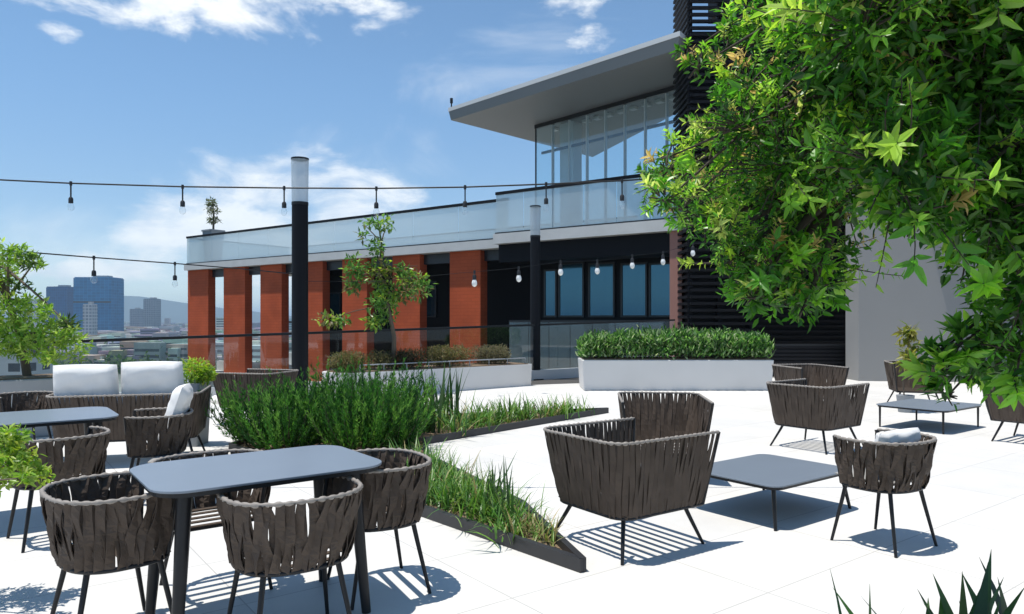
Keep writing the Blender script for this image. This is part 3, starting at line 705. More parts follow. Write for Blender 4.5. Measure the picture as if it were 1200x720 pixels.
MB().wall(wp(-.02), wp(wl), ZC - .155, ZC - .003, .14).build('head_rail', M['frame'], Pv, world=True)
MB().wall(wp(0, .35), wp(wl, .35), ZC - 1.15, ZC - 1.05, .08).build('transom', M['frame'], Pv, world=True)
MB().wall(wp(0, -.02), wp(.03, -.02), ZS + .43, ZC - .16, .06).build('corner_post', M['frame'], Pv, world=True)
MB().wall(wp(.75, .9), wp(1.5, .9), ZS + .43, ZC - .002, .5).build('column', M['column'], Pv, world=True)
# blind boxes along the ceiling, seen as a broken pale line
bl = MB()
for i in range(14): p = wp(.2 + i * wl / 14, .9 + .0); bl.box((p.x, p.y, ZC - .06), (.28, .25, .1), math.atan2(wd.y, wd.x))
bl.build('ceiling_light_strip', M['slab'], Pv, world=True)
# weather mast at canopy tip
MB().tube([(tip.x + .1, tip.y + .1, ZC + .5), (tip.x + .1, tip.y + .1, ZC + .78)], .03, 6).build('roof_mast', M['black'], Pv, world=True)
MB().tube([(tip.x + .1, tip.y + .1, ZC + .72), (tip.x + .1, tip.y + .1, ZC + .92)], .06, 8).build('roof_mast', M['black'], Pv, world=True)

# ------------------------------------------------------------------ black louvred tower and wing, grey wall
Tw = thing('louvre_tower', (6.3, 22.6, GROUND), 'tall black tower clad in horizontal louvres beside the glass pavilion', 'tower')
fw = MB()
for x in (5.33, 6.2, 7.15): fw.box((x, 21.75, 11.0 - 1), (.12, .16, 26))
fw.build('frame', M['dark'], Tw, world=True)
sl_ = MB(); z = -2.0
while z < 23:
    sl_.box((6.27, 21.60, z), (1.92, .10, .085)); sl_.box((5.27, 22.6, z), (.08, 1.9, .085)); z += .20
sl_.build('louvres', M['black_matt'], Tw, world=True)
MB().box((6.33, 22.7, (10.2 + GROUND) / 2), (1.8, 1.7, 10.2 - GROUND)).build('core', M['dark'], Tw, world=True)
MB().box((6.6, 23.0, 15.6), (.5, 1.0, 9.0)).build('stair_shaft', M['dark'], Tw, world=True)
Wg = thing('louvre_wing', (9.6, 21.5, -1), 'dark louvred wing in shade between the tower and the grey wall', 'building')
MB().box((10.3, 23.4, 6.4), (6.2, 2.0, 15.6)).build('wall', M['dark'], Wg, world=True)
lv = MB(); z = -.6
while z < 14: lv.box((10.3, 22.34, z), (6.1, .08, .05)); z += .16
lv.build('louvres', M['black_matt'], Wg, world=True)
lf = thing('louvre_fence', (7.6, 19.0, 0), 'low black louvred fence behind the lounge chairs at right', 'fence')
MB().box((7.3, 19.05, .42), (3.4, .08, .80)).build('panel', M['dark'], lf, world=True)
m_ = MB()
for i in range(8): m_.box((7.3, 18.99, .1 + i * .1), (3.36, .03, .06))
m_.build('slats', M['black_matt'], lf, world=True)
MB().box((7.3, 19.03, .86), (3.5, .12, .05)).build('top_rail', M['black'], lf, world=True)
for x in (5.75, 7.3, 8.85): MB().box((x, 19.17, .42), (.08, .08, .84)).build('post', M['black'], lf, world=True)
Gw = thing('grey_wall', (13.5, 18.5, 0), 'plain grey rendered wall in shade behind the trees at right', 'wall')
gwm = MB().prism([(8.6, 18.0), (20, 16.5), (20, 17.2), (8.6, 18.7)], 0.0, 10.5)
gwm.build('wall', M['renderwall'], Gw, world=True)
MB().prism([(8.5, 17.9), (20.1, 16.4), (20.1, 17.3), (8.5, 18.8)], 10.5, 10.62).build('coping', M['slab'], Gw, world=True)
MB().prism([(9.4, 14.2), (20.1, 12.8), (20.1, 16.35), (9.4, 17.75)], 7.2, 7.5).build('shade_overhang', M['renderwall'], Gw, world=True)  # added overhang, keeps the wall below in shade

# ------------------------------------------------------------------ planters
pb = thing('box_planter', (3.55, 16.0, 0), 'long white box planter filled with a green hedge', 'planter')
x0, x1, y0, y1 = 1.50, 5.62, 15.55, 16.55
MB().prism([(x0 + .04, y0 + .04), (x1 - .04, y0 + .04), (x1 - .04, y1), (x0 + .04, y1)], 0, .66, [(x0, y0), (x1, y0), (x1, y1), (x0, y1)]).build('box', M['planter'], pb, world=True, bevel=.02)
MB().box(((x0 + x1) / 2, (y0 + y1) / 2, .665), (x1 - x0 - .1, y1 - y0 - .1, .03)).build('soil', M['soil'], pb, world=True)
# curved planter along U
P0, P1 = Vector((-3.35, 13.72, 0)), Vector((.46, 16.75, 0)); pu = (P1 - P0).normalized(); pn = Vector((-pu.y, pu.x, 0)); pl = (P1 - P0).length
poly = [P0 + pu * .3, P1, P1 + pn * .95]
for i in range(9):
    a = R(90 + 180 * i / 8); c = P0 + pu * .45 + pn * .475; poly.append(c + pn * .475 * math.sin(a) + pu * .45 * math.cos(a))
cp = thing('curved_planter', (P0 + P1) / 2 + pn * .4, 'long white planter with a rounded left end holding shrubs and a small tree', 'planter')
def inset(poly, c, f): return [((c + (p - c) * f).x, (c + (p - c) * f).y) for p in poly]
cc_ = (P0 + P1) / 2 + pn * .4
MB().prism(inset(poly, cc_, .99), 0, .50, inset(poly, cc_, 1.0)).build('box', M['planter'], cp, world=True, bevel=.015)
MB().prism(inset(poly, cc_, .96), .45, .515).build('soil', M['soil'], cp, world=True)
rl = MB(); q = [P0 + pu * (.55 + i * (pl - .7) / 8) + pn * .06 + Vector((0, 0, .51)) for i in range(9)]
for a in q: rl.tube([a, a + Vector((0, 0, .13))], .012, 6)
rl.tube([a + Vector((0, 0, .13)) for a in q], .014, 6)
rl.build('edge_rail', M['greypot'], cp, world=True)

# roof pot with plant, floor pot with plant, left planter box
p = fp(fs_(250, .55), .55); zt = ZS + .342
rp_ = thing('tall_pot', (p.x, p.y, zt), 'tall grey tapered pot at the left end of the roof terrace', 'pot', math.atan2(FD.y, FD.x))
MB().prism(rr_poly(.34, .34, .08), 0, 1.80, rr_poly(.44, .44, .1)).build('pot_body', M['greypot'], rp_)
MB().prism(rr_poly(.48, .48, .1), 1.801, 1.88).build('pot_rim', M['greypot'], rp_)
fpot = thing('square_pot', AT(222, 440, 8.9).to_2d().to_3d(), 'grey square pot with a bright green bush right of the sofa', 'pot')
MB().prism(rr_poly(.17, .17, .03), 0, .76, rr_poly(.2, .2, .03)).build('pot_body', M['greypot'], fpot)
lp = thing('concrete_planter', (-6.4, 9.75, 0), 'grey concrete planter box under the bright green tree at the left edge', 'planter')
MB().box((0, 0, .38), (1.5, .8, .76), YAW).build('box', M['concrete'], lp, bevel=.02)
MB().box((0, 0, .765), (1.4, .7, .02), YAW).build('soil', M['soil'], lp)

# ------------------------------------------------------------------ vegetation
GREEN = [(.030, .075, .014), (.045, .105, .018), (.070, .145, .024), (.020, .052, .012)]
LIME = [(.26, .38, .05), (.34, .42, .07), (.18, .32, .045)]
def grass_clump(p, n, Lr, W, cols, label, group, name='strap_leaf_plant', cat='plant', lean=(.05, .65), curl=(.2, 1.2), spread=.08, mname='blade'):
    P = np.c_[rng.normal(0, spread, (n, 2)) + np.array([p[0], p[1]]), np.full(n, p[2])]
    g = blade_geo(P, rng.uniform(0, 6.283, n), rng.uniform(*Lr, n), rng.uniform(W * .7, W * 1.3, n), rng.uniform(*lean, n), rng.uniform(*curl, n), palette(n, cols))
    o = np_mesh(name, g[0] - np.array(p), g[1], g[2], M[mname]); o.location = p
    return tag(o, label, cat, group)
DRY = [(.34, .29, .13), (.28, .25, .10)]
lab1 = 'strappy grass plant in the pointed bed arm near the dining chair'
gcol = [(.08, .20, .03), (.12, .26, .04), (.20, .32, .07), (.04, .11, .02)]
A, Bt = G(500, 575), G(625, 628)
t0, tl, tr_ = G(683, 668), Vector((-1.25, 6.25, 0)), Vector((-.95, 7.9, 0))
for i in range(46):
    a = .15 + .85 * ((i + random.random()) / 46) ** .8; q = random.uniform(.20, .82); p = (t0.lerp(tl, a)).lerp(t0.lerp(tr_, a), q)
    grass_clump((p.x, p.y, .03), 34, (.08 + .10 * min(1, a * 3), .16 + .26 * min(1, a * 2.5)), random.choice((.009, .012, .016)), random.choice((gcol, gcol[:2] + [(.05, .13, .03)], gcol + DRY, DRY + gcol[2:3] if a < .3 else gcol)), lab1, 'grass plants in the near bed arm', spread=.09, lean=(.05, .95), curl=(.2, 1.5))
for px, py in ((575, 600), (590, 612), (600, 622)):
    p = G(px, py); grass_clump((p.x, p.y, .03), 7, (.35, .58), .022, [(.025, .06, .02), (.04, .09, .025)], 'dark stiff strap leaves rising from the grass near the bed tip', 'dark strap plants at the bed tip', spread=.03, lean=(.2, .75), curl=(.0, .25))
lab2 = 'strappy grass plant along the far bed arm before the curved white planter'
a0, a1 = G(503, 519), G(705, 485); an = Vector((-(a1 - a0).y, (a1 - a0).x, 0)).normalized()
for i in range(40):
    a = ((i + random.random()) / 40) * .93; p = a0.lerp(a1, a) + an * random.uniform(.14, .25 + 1.0 * (1 - a)); big_ = 1.35 if a < .25 else 1.0 if a < .8 else .75
    grass_clump((p.x, p.y, .03), 30, (.15 * big_, .48 * big_), random.choice((.014, .020, .026)), random.choice((gcol, gcol + [(.17, .22, .08)], gcol + DRY[:1])), lab2, 'grass plants in the far bed arm', spread=.13, lean=(.05, .9), curl=(.2, 1.4))
for px, py in ((505, 510), (528, 500), (515, 497)):
    p = G(px, py); grass_clump((p.x, p.y, .03), 16, (.5, .95), .045, [(.03, .08, .02), (.05, .12, .025)], 'tall broad dark leaves at the right end of the rosemary hedge', 'broad leaf plants beside the hedge', spread=.08, lean=(.0, .35), curl=(.0, .4))
# rosemary-like shrubs
def rosemary(p, r, h, nst, label, group):
    t = thing('rosemary_shrub', p, label, 'shrub', 0, group); parts = []; st = MB()
    for i in range(nst):
        a = random.uniform(0, 6.283); rr_ = r * math.sqrt(random.random()) * .55; b0 = Vector((p[0] + rr_ * math.cos(a), p[1] + rr_ * math.sin(a), p[2]))
        ln = h * random.choice((.5, .7, .85, .95, 1.1)) * random.uniform(.85, 1.1); lean_ = rr_ / r * 1.25 + random.uniform(-.1, .45); a2 = a + random.uniform(-.5, .5)
        pts = []; q = b0.copy(); an = lean_
        for k_ in range(7):
            pts.append(q.copy()); q = q + Vector((math.cos(a2) * math.sin(an), math.sin(a2) * math.sin(an), math.cos(an))) * ln / 6; an = an * .86
        if i % 4 == 0: st.tube(pts, [.006, .005, .005, .004, .004, .003, .002], 4, caps=False)
        nl = 60; tt = rng.uniform(.15, 1, nl) * 6; ii = np.minimum(tt.astype(int), 5); pa = np.array([list(x) for x in pts]); fr = (tt - ii)[:, None]
        P = pa[ii] * (1 - fr) + pa[ii + 1] * fr; ax = unit(pa[ii + 1] - pa[ii]); D = unit(ax * 1.0 + rand_dir(nl) * .62)
        tone = random.choice([(.036, .12, .022), (.055, .17, .03), (.09, .24, .04), (.02, .07, .015), (.15, .31, .06)])
        C = np.array(tone)[None] * rng.uniform(.75, 1.3, (nl, 1)) * np.ones((1, 3))
        parts.append(small_leaf_geo(P, D, rand_dir(nl), rng.uniform(.04, .075, nl), rng.uniform(.009, .015, nl), C))
    v, f, c = merge(parts); np_mesh('foliage', v, f, c, M['leaf2'], t); st.build('stems', M['bark'], t, world=True)
gs = 'rosemary shrubs in the planting bed'
for i, (x, y, r_, h_) in enumerate([(-2.95, 8.75, .50, .72), (-2.45, 9.15, .55, .86), (-2.05, 8.75, .5, .80), (-1.75, 9.35, .55, .9), (-1.45, 9.0, .38, .74), (-2.6, 8.35, .45, .66), (-1.75, 8.3, .45, .72), (-1.42, 8.45, .33, .60)]):
    rosemary((x, y, .03), r_, h_, 165, 'dense dark green rosemary shrub of the hedge in front of the lamp post', gs)

def crown(name, blobs, per, L, W, cols, wts, m, parent, small=True, shell=.3, up=.35, cluster=0, clr=.06, smooth=True):
    parts = []
    for bi, (c, r, *o) in enumerate(blobs):
        cl_ = o[0] if o else cols; k_ = int(per * (o[1] if len(o) > 1 else 1))
        rv = r if hasattr(r, '__len__') else (r, r, r)
        if cluster:
            nc = max(2, k_ // cluster); Pc, Dc = ball(nc, c, rv, shell); P = np.repeat(Pc, cluster, 0) + rng.normal(0, clr * .25, (nc * cluster, 3)); Dc = unit(Dc + np.array([[0, 0, up]]) + rng.normal(0, .35, Dc.shape))
            D = unit(np.repeat(Dc, cluster, 0) * .55 + rand_dir(nc * cluster) * .9); Nn = np.repeat(Dc, cluster, 0) + rng.normal(0, .2, (nc * cluster, 3)); n_ = nc * cluster
            base = palette(nc, cl_, wts if not o else None, .22); C = np.repeat(base, cluster, 0) * rng.uniform(.85, 1.15, (n_, 1))
        else:
            n_ = k_; P, Dd = ball(n_, c, rv, shell); D = unit(Dd * .6 + rand_dir(n_) + np.array([[0, 0, -.15]])); Nn = np.array([[0, 0, 1.]]) + rng.normal(0, .5, (n_, 3)); C = palette(n_, cl_, wts if not o else None, .22)
        geo = small_leaf_geo if small else leaf_geo
        parts.append(geo(P, D, Nn, rng.uniform(L * .6, L * 1.25, n_), rng.uniform(W * .7, W * 1.2, n_), C))
    v, f, c = merge(parts); return np_mesh(name, v, f, c, m, parent, smooth)

# box hedge in the white planter
hg = thing('planter_hedge', (3.55, 16.05, .68), 'low bushy green hedge growing in the white box planter', 'hedge'); parts = []
n_ = 13000; P = np.c_[rng.uniform(1.50, 5.60, n_), rng.uniform(15.52, 16.52, n_), np.zeros(n_)]
top = 1.02 + .15 * np.sin((P[:, 0] - 1.5) / 4.1 * np.pi) ** .6 + .06 * np.sin(P[:, 0] * 7 + 1) * np.cos(P[:, 1] * 8) + .04 * np.sin(P[:, 0] * 19) + rng.normal(0, .05, n_)
P[:, 2] = .66 + (top - .66) * rng.uniform(0, 1, n_) ** .55
D = rand_dir(n_) * .75 + np.array([[0, -.15, .9]]); tone = palette(n_, [(.11, .25, .05), (.18, .34, .08), (.05, .14, .03), (.03, .08, .02), (.34, .45, .22)])
v, f, c = leaf_geo(P, D, rand_dir(n_) + np.array([[0, -.2, .5]]), rng.uniform(.08, .17, n_), rng.uniform(.03, .05, n_), tone, fold=.5)
np_mesh('foliage', v, f, c, M['leaf'], hg, False)
st = MB()
for i in range(40): x = 1.65 + i * .098; st.tube([(x, 16.05, .67), (x + random.uniform(-.05, .05), 16.0, 1.05)], .008, 5)
st.build('stems', M['bark'], hg, world=True)

# shrubs and small tree in the curved planter
OLIVE = [(.13, .125, .045), (.16, .14, .055), (.09, .10, .035), (.19, .15, .07)]
shl = ['low olive brown shrub at the rounded left end of the curved planter', 'low brownish shrub at the foot of the small planter tree', 'low olive shrub right of the small tree in the curved planter', 'rounded greyish shrub at the right end of the curved planter']
for i, (s, ln, h_, cl_) in enumerate([(.75, .55, .36, OLIVE), (1.7, .5, .36, [(.07, .05, .03), (.1, .08, .04), (.06, .07, .03)]), (2.85, .65, .42, OLIVE), (4.15, .55, .40, [(.14, .13, .07), (.17, .15, .09), (.11, .11, .05)])]):
    c = P0 + pu * s + pn * .45; t = thing('planter_shrub', (c.x, c.y, .51), shl[i], 'shrub', 0, 'shrubs in the curved planter')
    bl_ = [((c + pu * random.uniform(-ln, ln) * .75 + pn * random.uniform(-.2, .2) + Vector((0, 0, .55 + h_ * .45))), (.26, .26, h_ * .55)) for _ in range(8)]
    crown('foliage', bl_, 420, .06, .022, cl_, None, M['leaf2'], t, shell=.2)
    st = MB()
    for _ in range(10): q = c + pu * random.uniform(-ln, ln) * .7; st.tube([(q.x, q.y, .5), (q.x + random.uniform(-.1, .1), q.y, .85)], .008, 5)
    st.build('stems', M['bark'], t, world=True)
YT = 14.9; base = AT(461, 410, YT); base.z = .5
st_ = thing('planter_tree', base, 'slender young tree with tufts of leaves in the curved white planter', 'tree')
fl = MB(); trunk = [Vector((base.x, base.y, .5)), AT(462, 395, YT), AT(455, 360, YT), AT(445, 320, YT), AT(447, 285, YT), AT(442, 255, YT)]
fl.tube(trunk, [.05, .045, .038, .03, .02, .01], 8)
for a, (x, y) in ((2, (388, 374)), (2, (432, 372)), (2, (480, 335)), (3, (418, 325)), (3, (490, 312)), (3, (470, 350)), (4, (455, 262)), (4, (425, 262))):
    fl.tube(bez(trunk[a], AT(x, y, YT + random.uniform(-.3, .3)), .12, 6), [.016, .014, .012, .010, .008, .005], 6)
fl.build('trunk', M['bark'], st_, world=True)
TG = [(.09, .21, .04), (.15, .29, .06), (.21, .34, .08), (.06, .13, .03)]
TB = [(((450, 355), 22, 12)), (((440, 378), 14, 9)), ((455, 372), 12, 8), ((478, 342), 26, 11), ((482, 325), 22, 9), ((495, 333), 14, 8), ((462, 345), 14, 10), ((418, 318), 14, 22), ((412, 338), 10, 8), ((447, 318), 16, 18), ((442, 290), 10, 14), ((452, 262), 10, 9), ((436, 262), 12, 7), ((425, 275), 6, 6), ((386, 374), 18, 9), ((402, 376), 8, 7), ((445, 340), 12, 12), ((470, 318), 16, 8)]
bl_ = []
for j, ((x, y), rx, ry) in enumerate(TB):
    k_ = YT / F; c_ = [TG, LIME + TG, TG, TG + OLIVE, OLIVE + LIME][j % 5]
    bl_.append((AT(x, y, YT + random.uniform(-.35, .35)), (rx * k_, rx * k_ * .9, ry * k_), c_, rx * ry / 200))
crown('crown', bl_, 135, .14, .06, TG, None, M['leaf'], st_, shell=.0, smooth=False)

# potted plants
t = thing('pot_plant', (rp_.location.x, rp_.location.y, rp_.location.z + 1.89), 'small spiky plant in the tall pot on the roof terrace', 'plant')
c = Vector(t.location)
MB().tube([c, c + Vector((.02, 0, .9)), c + Vector((-.03, 0, 1.5))], [.06, .045, .03], 6).build('stem', M['bark'], t, world=True)
crown('foliage', [(c + Vector((0, 0, .55)), (.35, .35, .15)), (c + Vector((0, 0, 1.1)), (.42, .42, .25)), (c + Vector((-.1, 0, 1.55)), (.3, .3, .22))], 130, .22, .07, [(.10, .13, .05), (.16, .17, .08)], None, M['leaf2'], t, shell=.0)
c = Vector(fpot.location) + Vector((0, 0, .76)); t = thing('pot_bush', c, 'bright green bush in the square grey pot right of the sofa', 'plant')
crown('foliage', [(c + Vector((.06, 0, .14)), (.22, .2, .16)), (c + Vector((.2, -.05, .10)), (.12, .12, .1))], 650, .06, .022, LIME, None, M['leaf'], t, shell=.1)
MB().tube([c - Vector((0, 0, .03)), c + Vector((.05, 0, .14))], [.012, .006], 6).build('stem', M['bark'], t, world=True)

# bright green tree at left
def px_blobs(lst, Y, dy, cols=None):
    out = []
    for x, y, r_, *o in lst:
        yy = Y + (o[1] if len(o) > 1 else random.uniform(-dy, dy)); k_ = yy / F; out.append((AT(x, y, yy), (r_ * k_, r_ * k_, r_ * k_ * .7), o[0] if o and o[0] else cols, max(.15, (r_ / 30) ** 2)))
    return out
lt = thing('bright_tree', (-6.55, 9.8, .77), 'bright green feathery tree at the left edge before the city', 'tree')
tr = [Vector((-6.55, 9.8, .77)), Vector((-6.6, 9.75, 1.3)), Vector((-6.75, 9.7, 1.8)), Vector((-6.9, 9.7, 2.3))]
fl = MB(); fl.tube(tr, [.055, .05, .04, .025], 8)
LL = [(.20, .34, .05), (.26, .40, .07), (.15, .27, .04), (.32, .42, .10)]
LD = [(.05, .10, .025), (.08, .14, .03)]
lst = [(8, 300, 24), (30, 305, 14, LD), (-15, 320, 30), (20, 335, 12, LD), (40, 308, 9), (10, 365, 26), (35, 355, 16), (55, 385, 26), (25, 395, 28), (5, 405, 24), (75, 395, 18), (92, 402, 13), (48, 410, 22), (62, 420, 12), (-20, 380, 30), (50, 365, 10), (80, 380, 9, LD), (88, 415, 12), (-40, 340, 40)]
bl_ = px_blobs(lst, 9.6, .5, LL)
for q in bl_[::2]: fl.tube(bez(tr[random.choice((1, 2, 3))], q[0], .1, 6), [.028, .022, .017, .013, .010, .005], 6)
fl.build('trunk', M['bark'], lt, world=True)
crown('crown', bl_, 480, .105, .032, LL, None, M['leaf'], lt, cluster=6, shell=.1, smooth=False)

# bright shrub at lower left, growing in a pot out of the frame
ls = thing('foreground_shrub', (-3.4, 3.95, 0), 'lime green leafy shrub at the left edge by the near dining chair', 'shrub')
bl_ = px_blobs([(5, 520, 24), (30, 540, 17), (10, 545, 24), (45, 555, 10), (-25, 530, 40), (52, 560, 8), (20, 510, 12), (-10, 560, 30), (28, 560, 12)], 3.9, .18, LIME + LL)
fl = MB()
for q in bl_: fl.tube(bez((-3.4, 3.95, .42), q[0], .12, 6), [.011, .010, .008, .007, .005, .003], 5)
fl.build('stems', M['bark'], ls, world=True)
crown('foliage', bl_, 420, .042, .017, LIME, None, M['leaf'], ls, small=False, cluster=6, shell=.1, clr=.04)
MB().prism(rr_poly(.16, .16, .03), 0, .40, rr_poly(.2, .2, .03)).build('pot', M['greypot'], ls)

# the big foreground tree at right
bt = thing('big_tree', (3.55, 3.1, 0), 'large dense leafy tree hanging into the picture from the right', 'tree')
k1 = [(780, 236, 24), (818, 236, 34), (778, 204, 24), (850, 278, 32), (868, 326, 24), (905, 348, 34), (940, 362, 26), (818, 78, 20), (806, 62, 12), (850, 60, 26), (925, 45, 62), (795, 212, 36), (766, 214, 20), (782, 185, 16), (872, 152, 44), (838, 170, 30), (826, 265, 30), (858, 305, 32), (920, 195, 74), (905, 315, 48), (868, 235, 46),
      (955, 335, 38), (970, 105, 90), (990, 235, 68), (950, 300, 60), (1005, 165, 84), (852, 112, 24), (800, 245, 22), (882, 350, 16), (925, 250, 62), (965, 10, 70), (880, 100, 34)]
k2_ = [(1060, 80, 110), (1050, 200, 84), (1150, 90, 120), (1120, 200, 84), (1190, 260, 86), (1200, 345, 62), (1195, 415, 52), (1080, 250, 40), (1225, 180, 120), (1100, 20, 110), (1160, 250, 66),
       (1155, 350, 26), (1100, 265, 30), (1130, 310, 26), (1168, 440, 24), (1240, 420, 70), (1010, 40, 90), (1180, 30, 120)]
k3_ = [(1104, 440, 20), (1110, 465, 14), (1098, 415, 11), (1125, 405, 18), (1140, 440, 16), (1150, 400, 20)]
off = [(1010, -60, 90), (1180, -70, 120), (1300, 100, 150), (1330, 300, 130), (1330, -60, 130)]
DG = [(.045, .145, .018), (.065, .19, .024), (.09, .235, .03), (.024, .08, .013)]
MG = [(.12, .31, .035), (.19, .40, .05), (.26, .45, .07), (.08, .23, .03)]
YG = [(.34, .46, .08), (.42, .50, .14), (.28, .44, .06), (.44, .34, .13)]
tb = MB(); hub = [Vector((3.55, 3.1, 0)), Vector((3.4, 3.1, 1.0)), Vector((3.15, 3.05, 2.0)), Vector((2.8, 3.0, 2.8)), Vector((2.3, 2.95, 3.4))]
tb.tube(hub, [.13, .115, .10, .075, .05], 10); tb.build('trunk', M['barkdark'], bt, world=True)
bb = MB(); allb = []
for lst, Yc, dy, cl_ in ((k1, 2.95, .40, None), (k2_, 2.6, .36, None), (k3_, 2.6, .1, MG), (off, 2.5, .3, DG)):
    for x, y, r_ in lst:
        Y = Yc + random.uniform(-dy, dy); k_ = Y / F
        allb.append((AT(x, y, Y), r_ * k_, cl_, x, y, r_, Y))
for q in allb:
    st0 = (hub[2] if q[3] >= 1000 else AT(985, 225, 2.95)) if q[4] > 255 else random.choice((hub[3], hub[4])); bb.tube(bez(st0, q[0], .10, 9), [.026, .023, .020, .017, .014, .011, .009, .006, .003], 6, caps=False)
    for _ in range(5):
        e = q[0] + Vector(rand_dir(1)[0]) * q[1] * .85; bb.tube(bez(q[0], e, .1, 5), [.005, .004, .0035, .003, .002], 4, caps=False)
bb.build('branches', M['barkdark'], bt, world=True)
parts = []; tw = MB()
for (c, r_, cl_, x, y, rp__, Y) in allb:
    area = (rp__ / 50) ** 2; L0 = .060 if x > 1000 else .046 if x > 880 else .037
    # inner leaves, darker palette paints the shade inside the crown
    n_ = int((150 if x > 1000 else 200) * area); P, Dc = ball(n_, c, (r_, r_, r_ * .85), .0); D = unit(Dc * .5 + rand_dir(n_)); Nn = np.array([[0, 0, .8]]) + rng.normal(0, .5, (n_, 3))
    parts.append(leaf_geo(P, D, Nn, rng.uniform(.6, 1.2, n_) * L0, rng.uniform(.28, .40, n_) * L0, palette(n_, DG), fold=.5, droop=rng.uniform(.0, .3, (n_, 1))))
    # sprays: twigs that push out of the crown, leaves along them, young leaves at the tip
    ns_ = max(3, int((25 if x > 1000 else 34 if x > 860 else 46) * area))
    if x > 1040 and y > 190: ns_ = max(3, ns_ // 2)
    for k_ in range(ns_):
        d = Vector(rand_dir(1)[0]); d.z = abs(d.z) * .9 + .05 if random.random() < .72 else d.z; d.normalize()
        p0 = c + d * r_ * random.uniform(.25, .6); ln = random.choice((.5, .7, .9, 1.1)) * min(r_, .26) * random.uniform(.8, 1.2); d2 = (d + Vector((random.uniform(-.5, .5), random.uniform(-.5, .5), random.uniform(-.1, .5)))).normalized()
        pts = [p0 + d * ln * t * (1 - t * .5) + d2 * ln * t * t * .6 + Vector((0, 0, -.10 * ln * t * t)) for t in (0, .25, .5, .75, 1)]
        tw.tube(pts, [.0032, .0028, .0024, .0018, .0012], 4, caps=False)
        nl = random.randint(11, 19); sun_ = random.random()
        tone = np.array(random.choice(YG if (sun_ < (.34 if x > 880 else .5) and d.z > -.1 and not (x > 1080 and y > 200)) else MG if sun_ < .85 else DG))  # no pale tones at lower right: shade put into the leaf colour
        tt = np.sort(rng.uniform(.25, 1.0, nl)) * 4; ii = np.minimum(tt.astype(int), 3); pa = np.array([list(q) for q in pts]); fr = (tt - ii)[:, None]
        P = pa[ii] * (1 - fr) + pa[ii + 1] * fr; ax = unit(pa[ii + 1] - pa[ii]); ph = rng.uniform(0, 6.28) + np.arange(nl) * 2.4
        s1 = unit(np.cross(ax, np.array([[.1, .2, 1.]]))); s2 = np.cross(ax, s1); out_ = s1 * np.cos(ph)[:, None] + s2 * np.sin(ph)[:, None]
        D = unit(ax * rng.uniform(.4, 1.1, (nl, 1)) + out_ * .9); Nn = ax + np.array([[0, 0, .6]]) + rng.normal(0, .2, (nl, 3))
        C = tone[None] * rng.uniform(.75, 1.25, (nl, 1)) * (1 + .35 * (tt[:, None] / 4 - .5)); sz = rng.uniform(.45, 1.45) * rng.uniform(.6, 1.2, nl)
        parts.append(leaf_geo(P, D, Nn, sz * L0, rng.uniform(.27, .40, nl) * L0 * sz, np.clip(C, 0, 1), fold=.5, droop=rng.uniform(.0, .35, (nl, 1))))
tw.build('twigs', M['barkdark'], bt, world=True)
v, f, c = merge(parts); np_mesh('crown', v, f, c, M['leaf'], bt, smooth=False); print('big tree tris', len(f))

# yellow sprig plant and strap leaf plant at right
YS = 12.0; b0 = AT(1061, 480, YS); b0.z = 0
yg = thing('yellow_sprig', b0, 'slim yellow green sprig standing before the grey wall behind the far coffee table', 'plant')
spx = [b0, AT(1058, 445, YS), AT(1062, 415, YS), AT(1068, 388, YS)]
MB().tube(spx, [.012, .010, .008, .005], 6).build('stem', M['bark'], yg, world=True)
bl_ = [(AT(x, y, YS + random.uniform(-.1, .1)), r_ * YS / F, [(.20, .22, .04), (.26, .25, .07), (.13, .18, .035)], r_ / 9) for x, y, r_ in ((1062, 392, 8), (1068, 405, 9), (1066, 418, 8), (1074, 425, 7), (1060, 426, 6), (1068, 388, 6))]
crown('foliage', bl_, 46, .16, .055, LIME, None, M['leaf'], yg, small=False, shell=.0)
MB().tube([(b0.x, b0.y, 0), (b0.x, b0.y, .28)], [.11, .14], 14).build('pot', M['greypot'], yg, world=True)

sb = thing('trough_planter', (1.72, 2.2, 0), 'low black trough at the bottom right corner of the picture', 'planter')
MB().box((0, 0, .15), (1.5, .36, .30)).build('trough', M['black'], sb, bevel=.01)
MB().box((0, 0, .295), (1.44, .30, .02)).build('soil', M['soil'], sb)
DK = [(.018, .045, .014), (.03, .075, .02), (.045, .10, .025)]
def strap_plant(px, Y, n, Lr, W, cols, label, lean=(.05, .6)):
    x = (px - 600) * Y / F
    o = grass_clump((x, Y, .30), n, Lr, W, cols, label, None, spread=.035, lean=lean, curl=(.1, .8)); return o
strap_plant(1140, 2.20, 30, (.28, .55), .056, DK + [(.05, .12, .025)], 'dark strap leaved plant with upright blades at the bottom right corner', (.0, .75))
strap_plant(1190, 2.28, 18, (.32, .54), .056, DK, 'dark broad strap leaves cut off by the right frame edge at the bottom', (.0, .7))
strap_plant(1090, 2.12, 16, (.32, .50), .044, DK, 'thin arching strap leaves left of the dark clump at bottom right', (.3, .9))
strap_plant(1012, 2.15, 4, (.44, .50), .022, DK, 'single pair of dark upright leaves poking up at the bottom edge', (.0, .2))

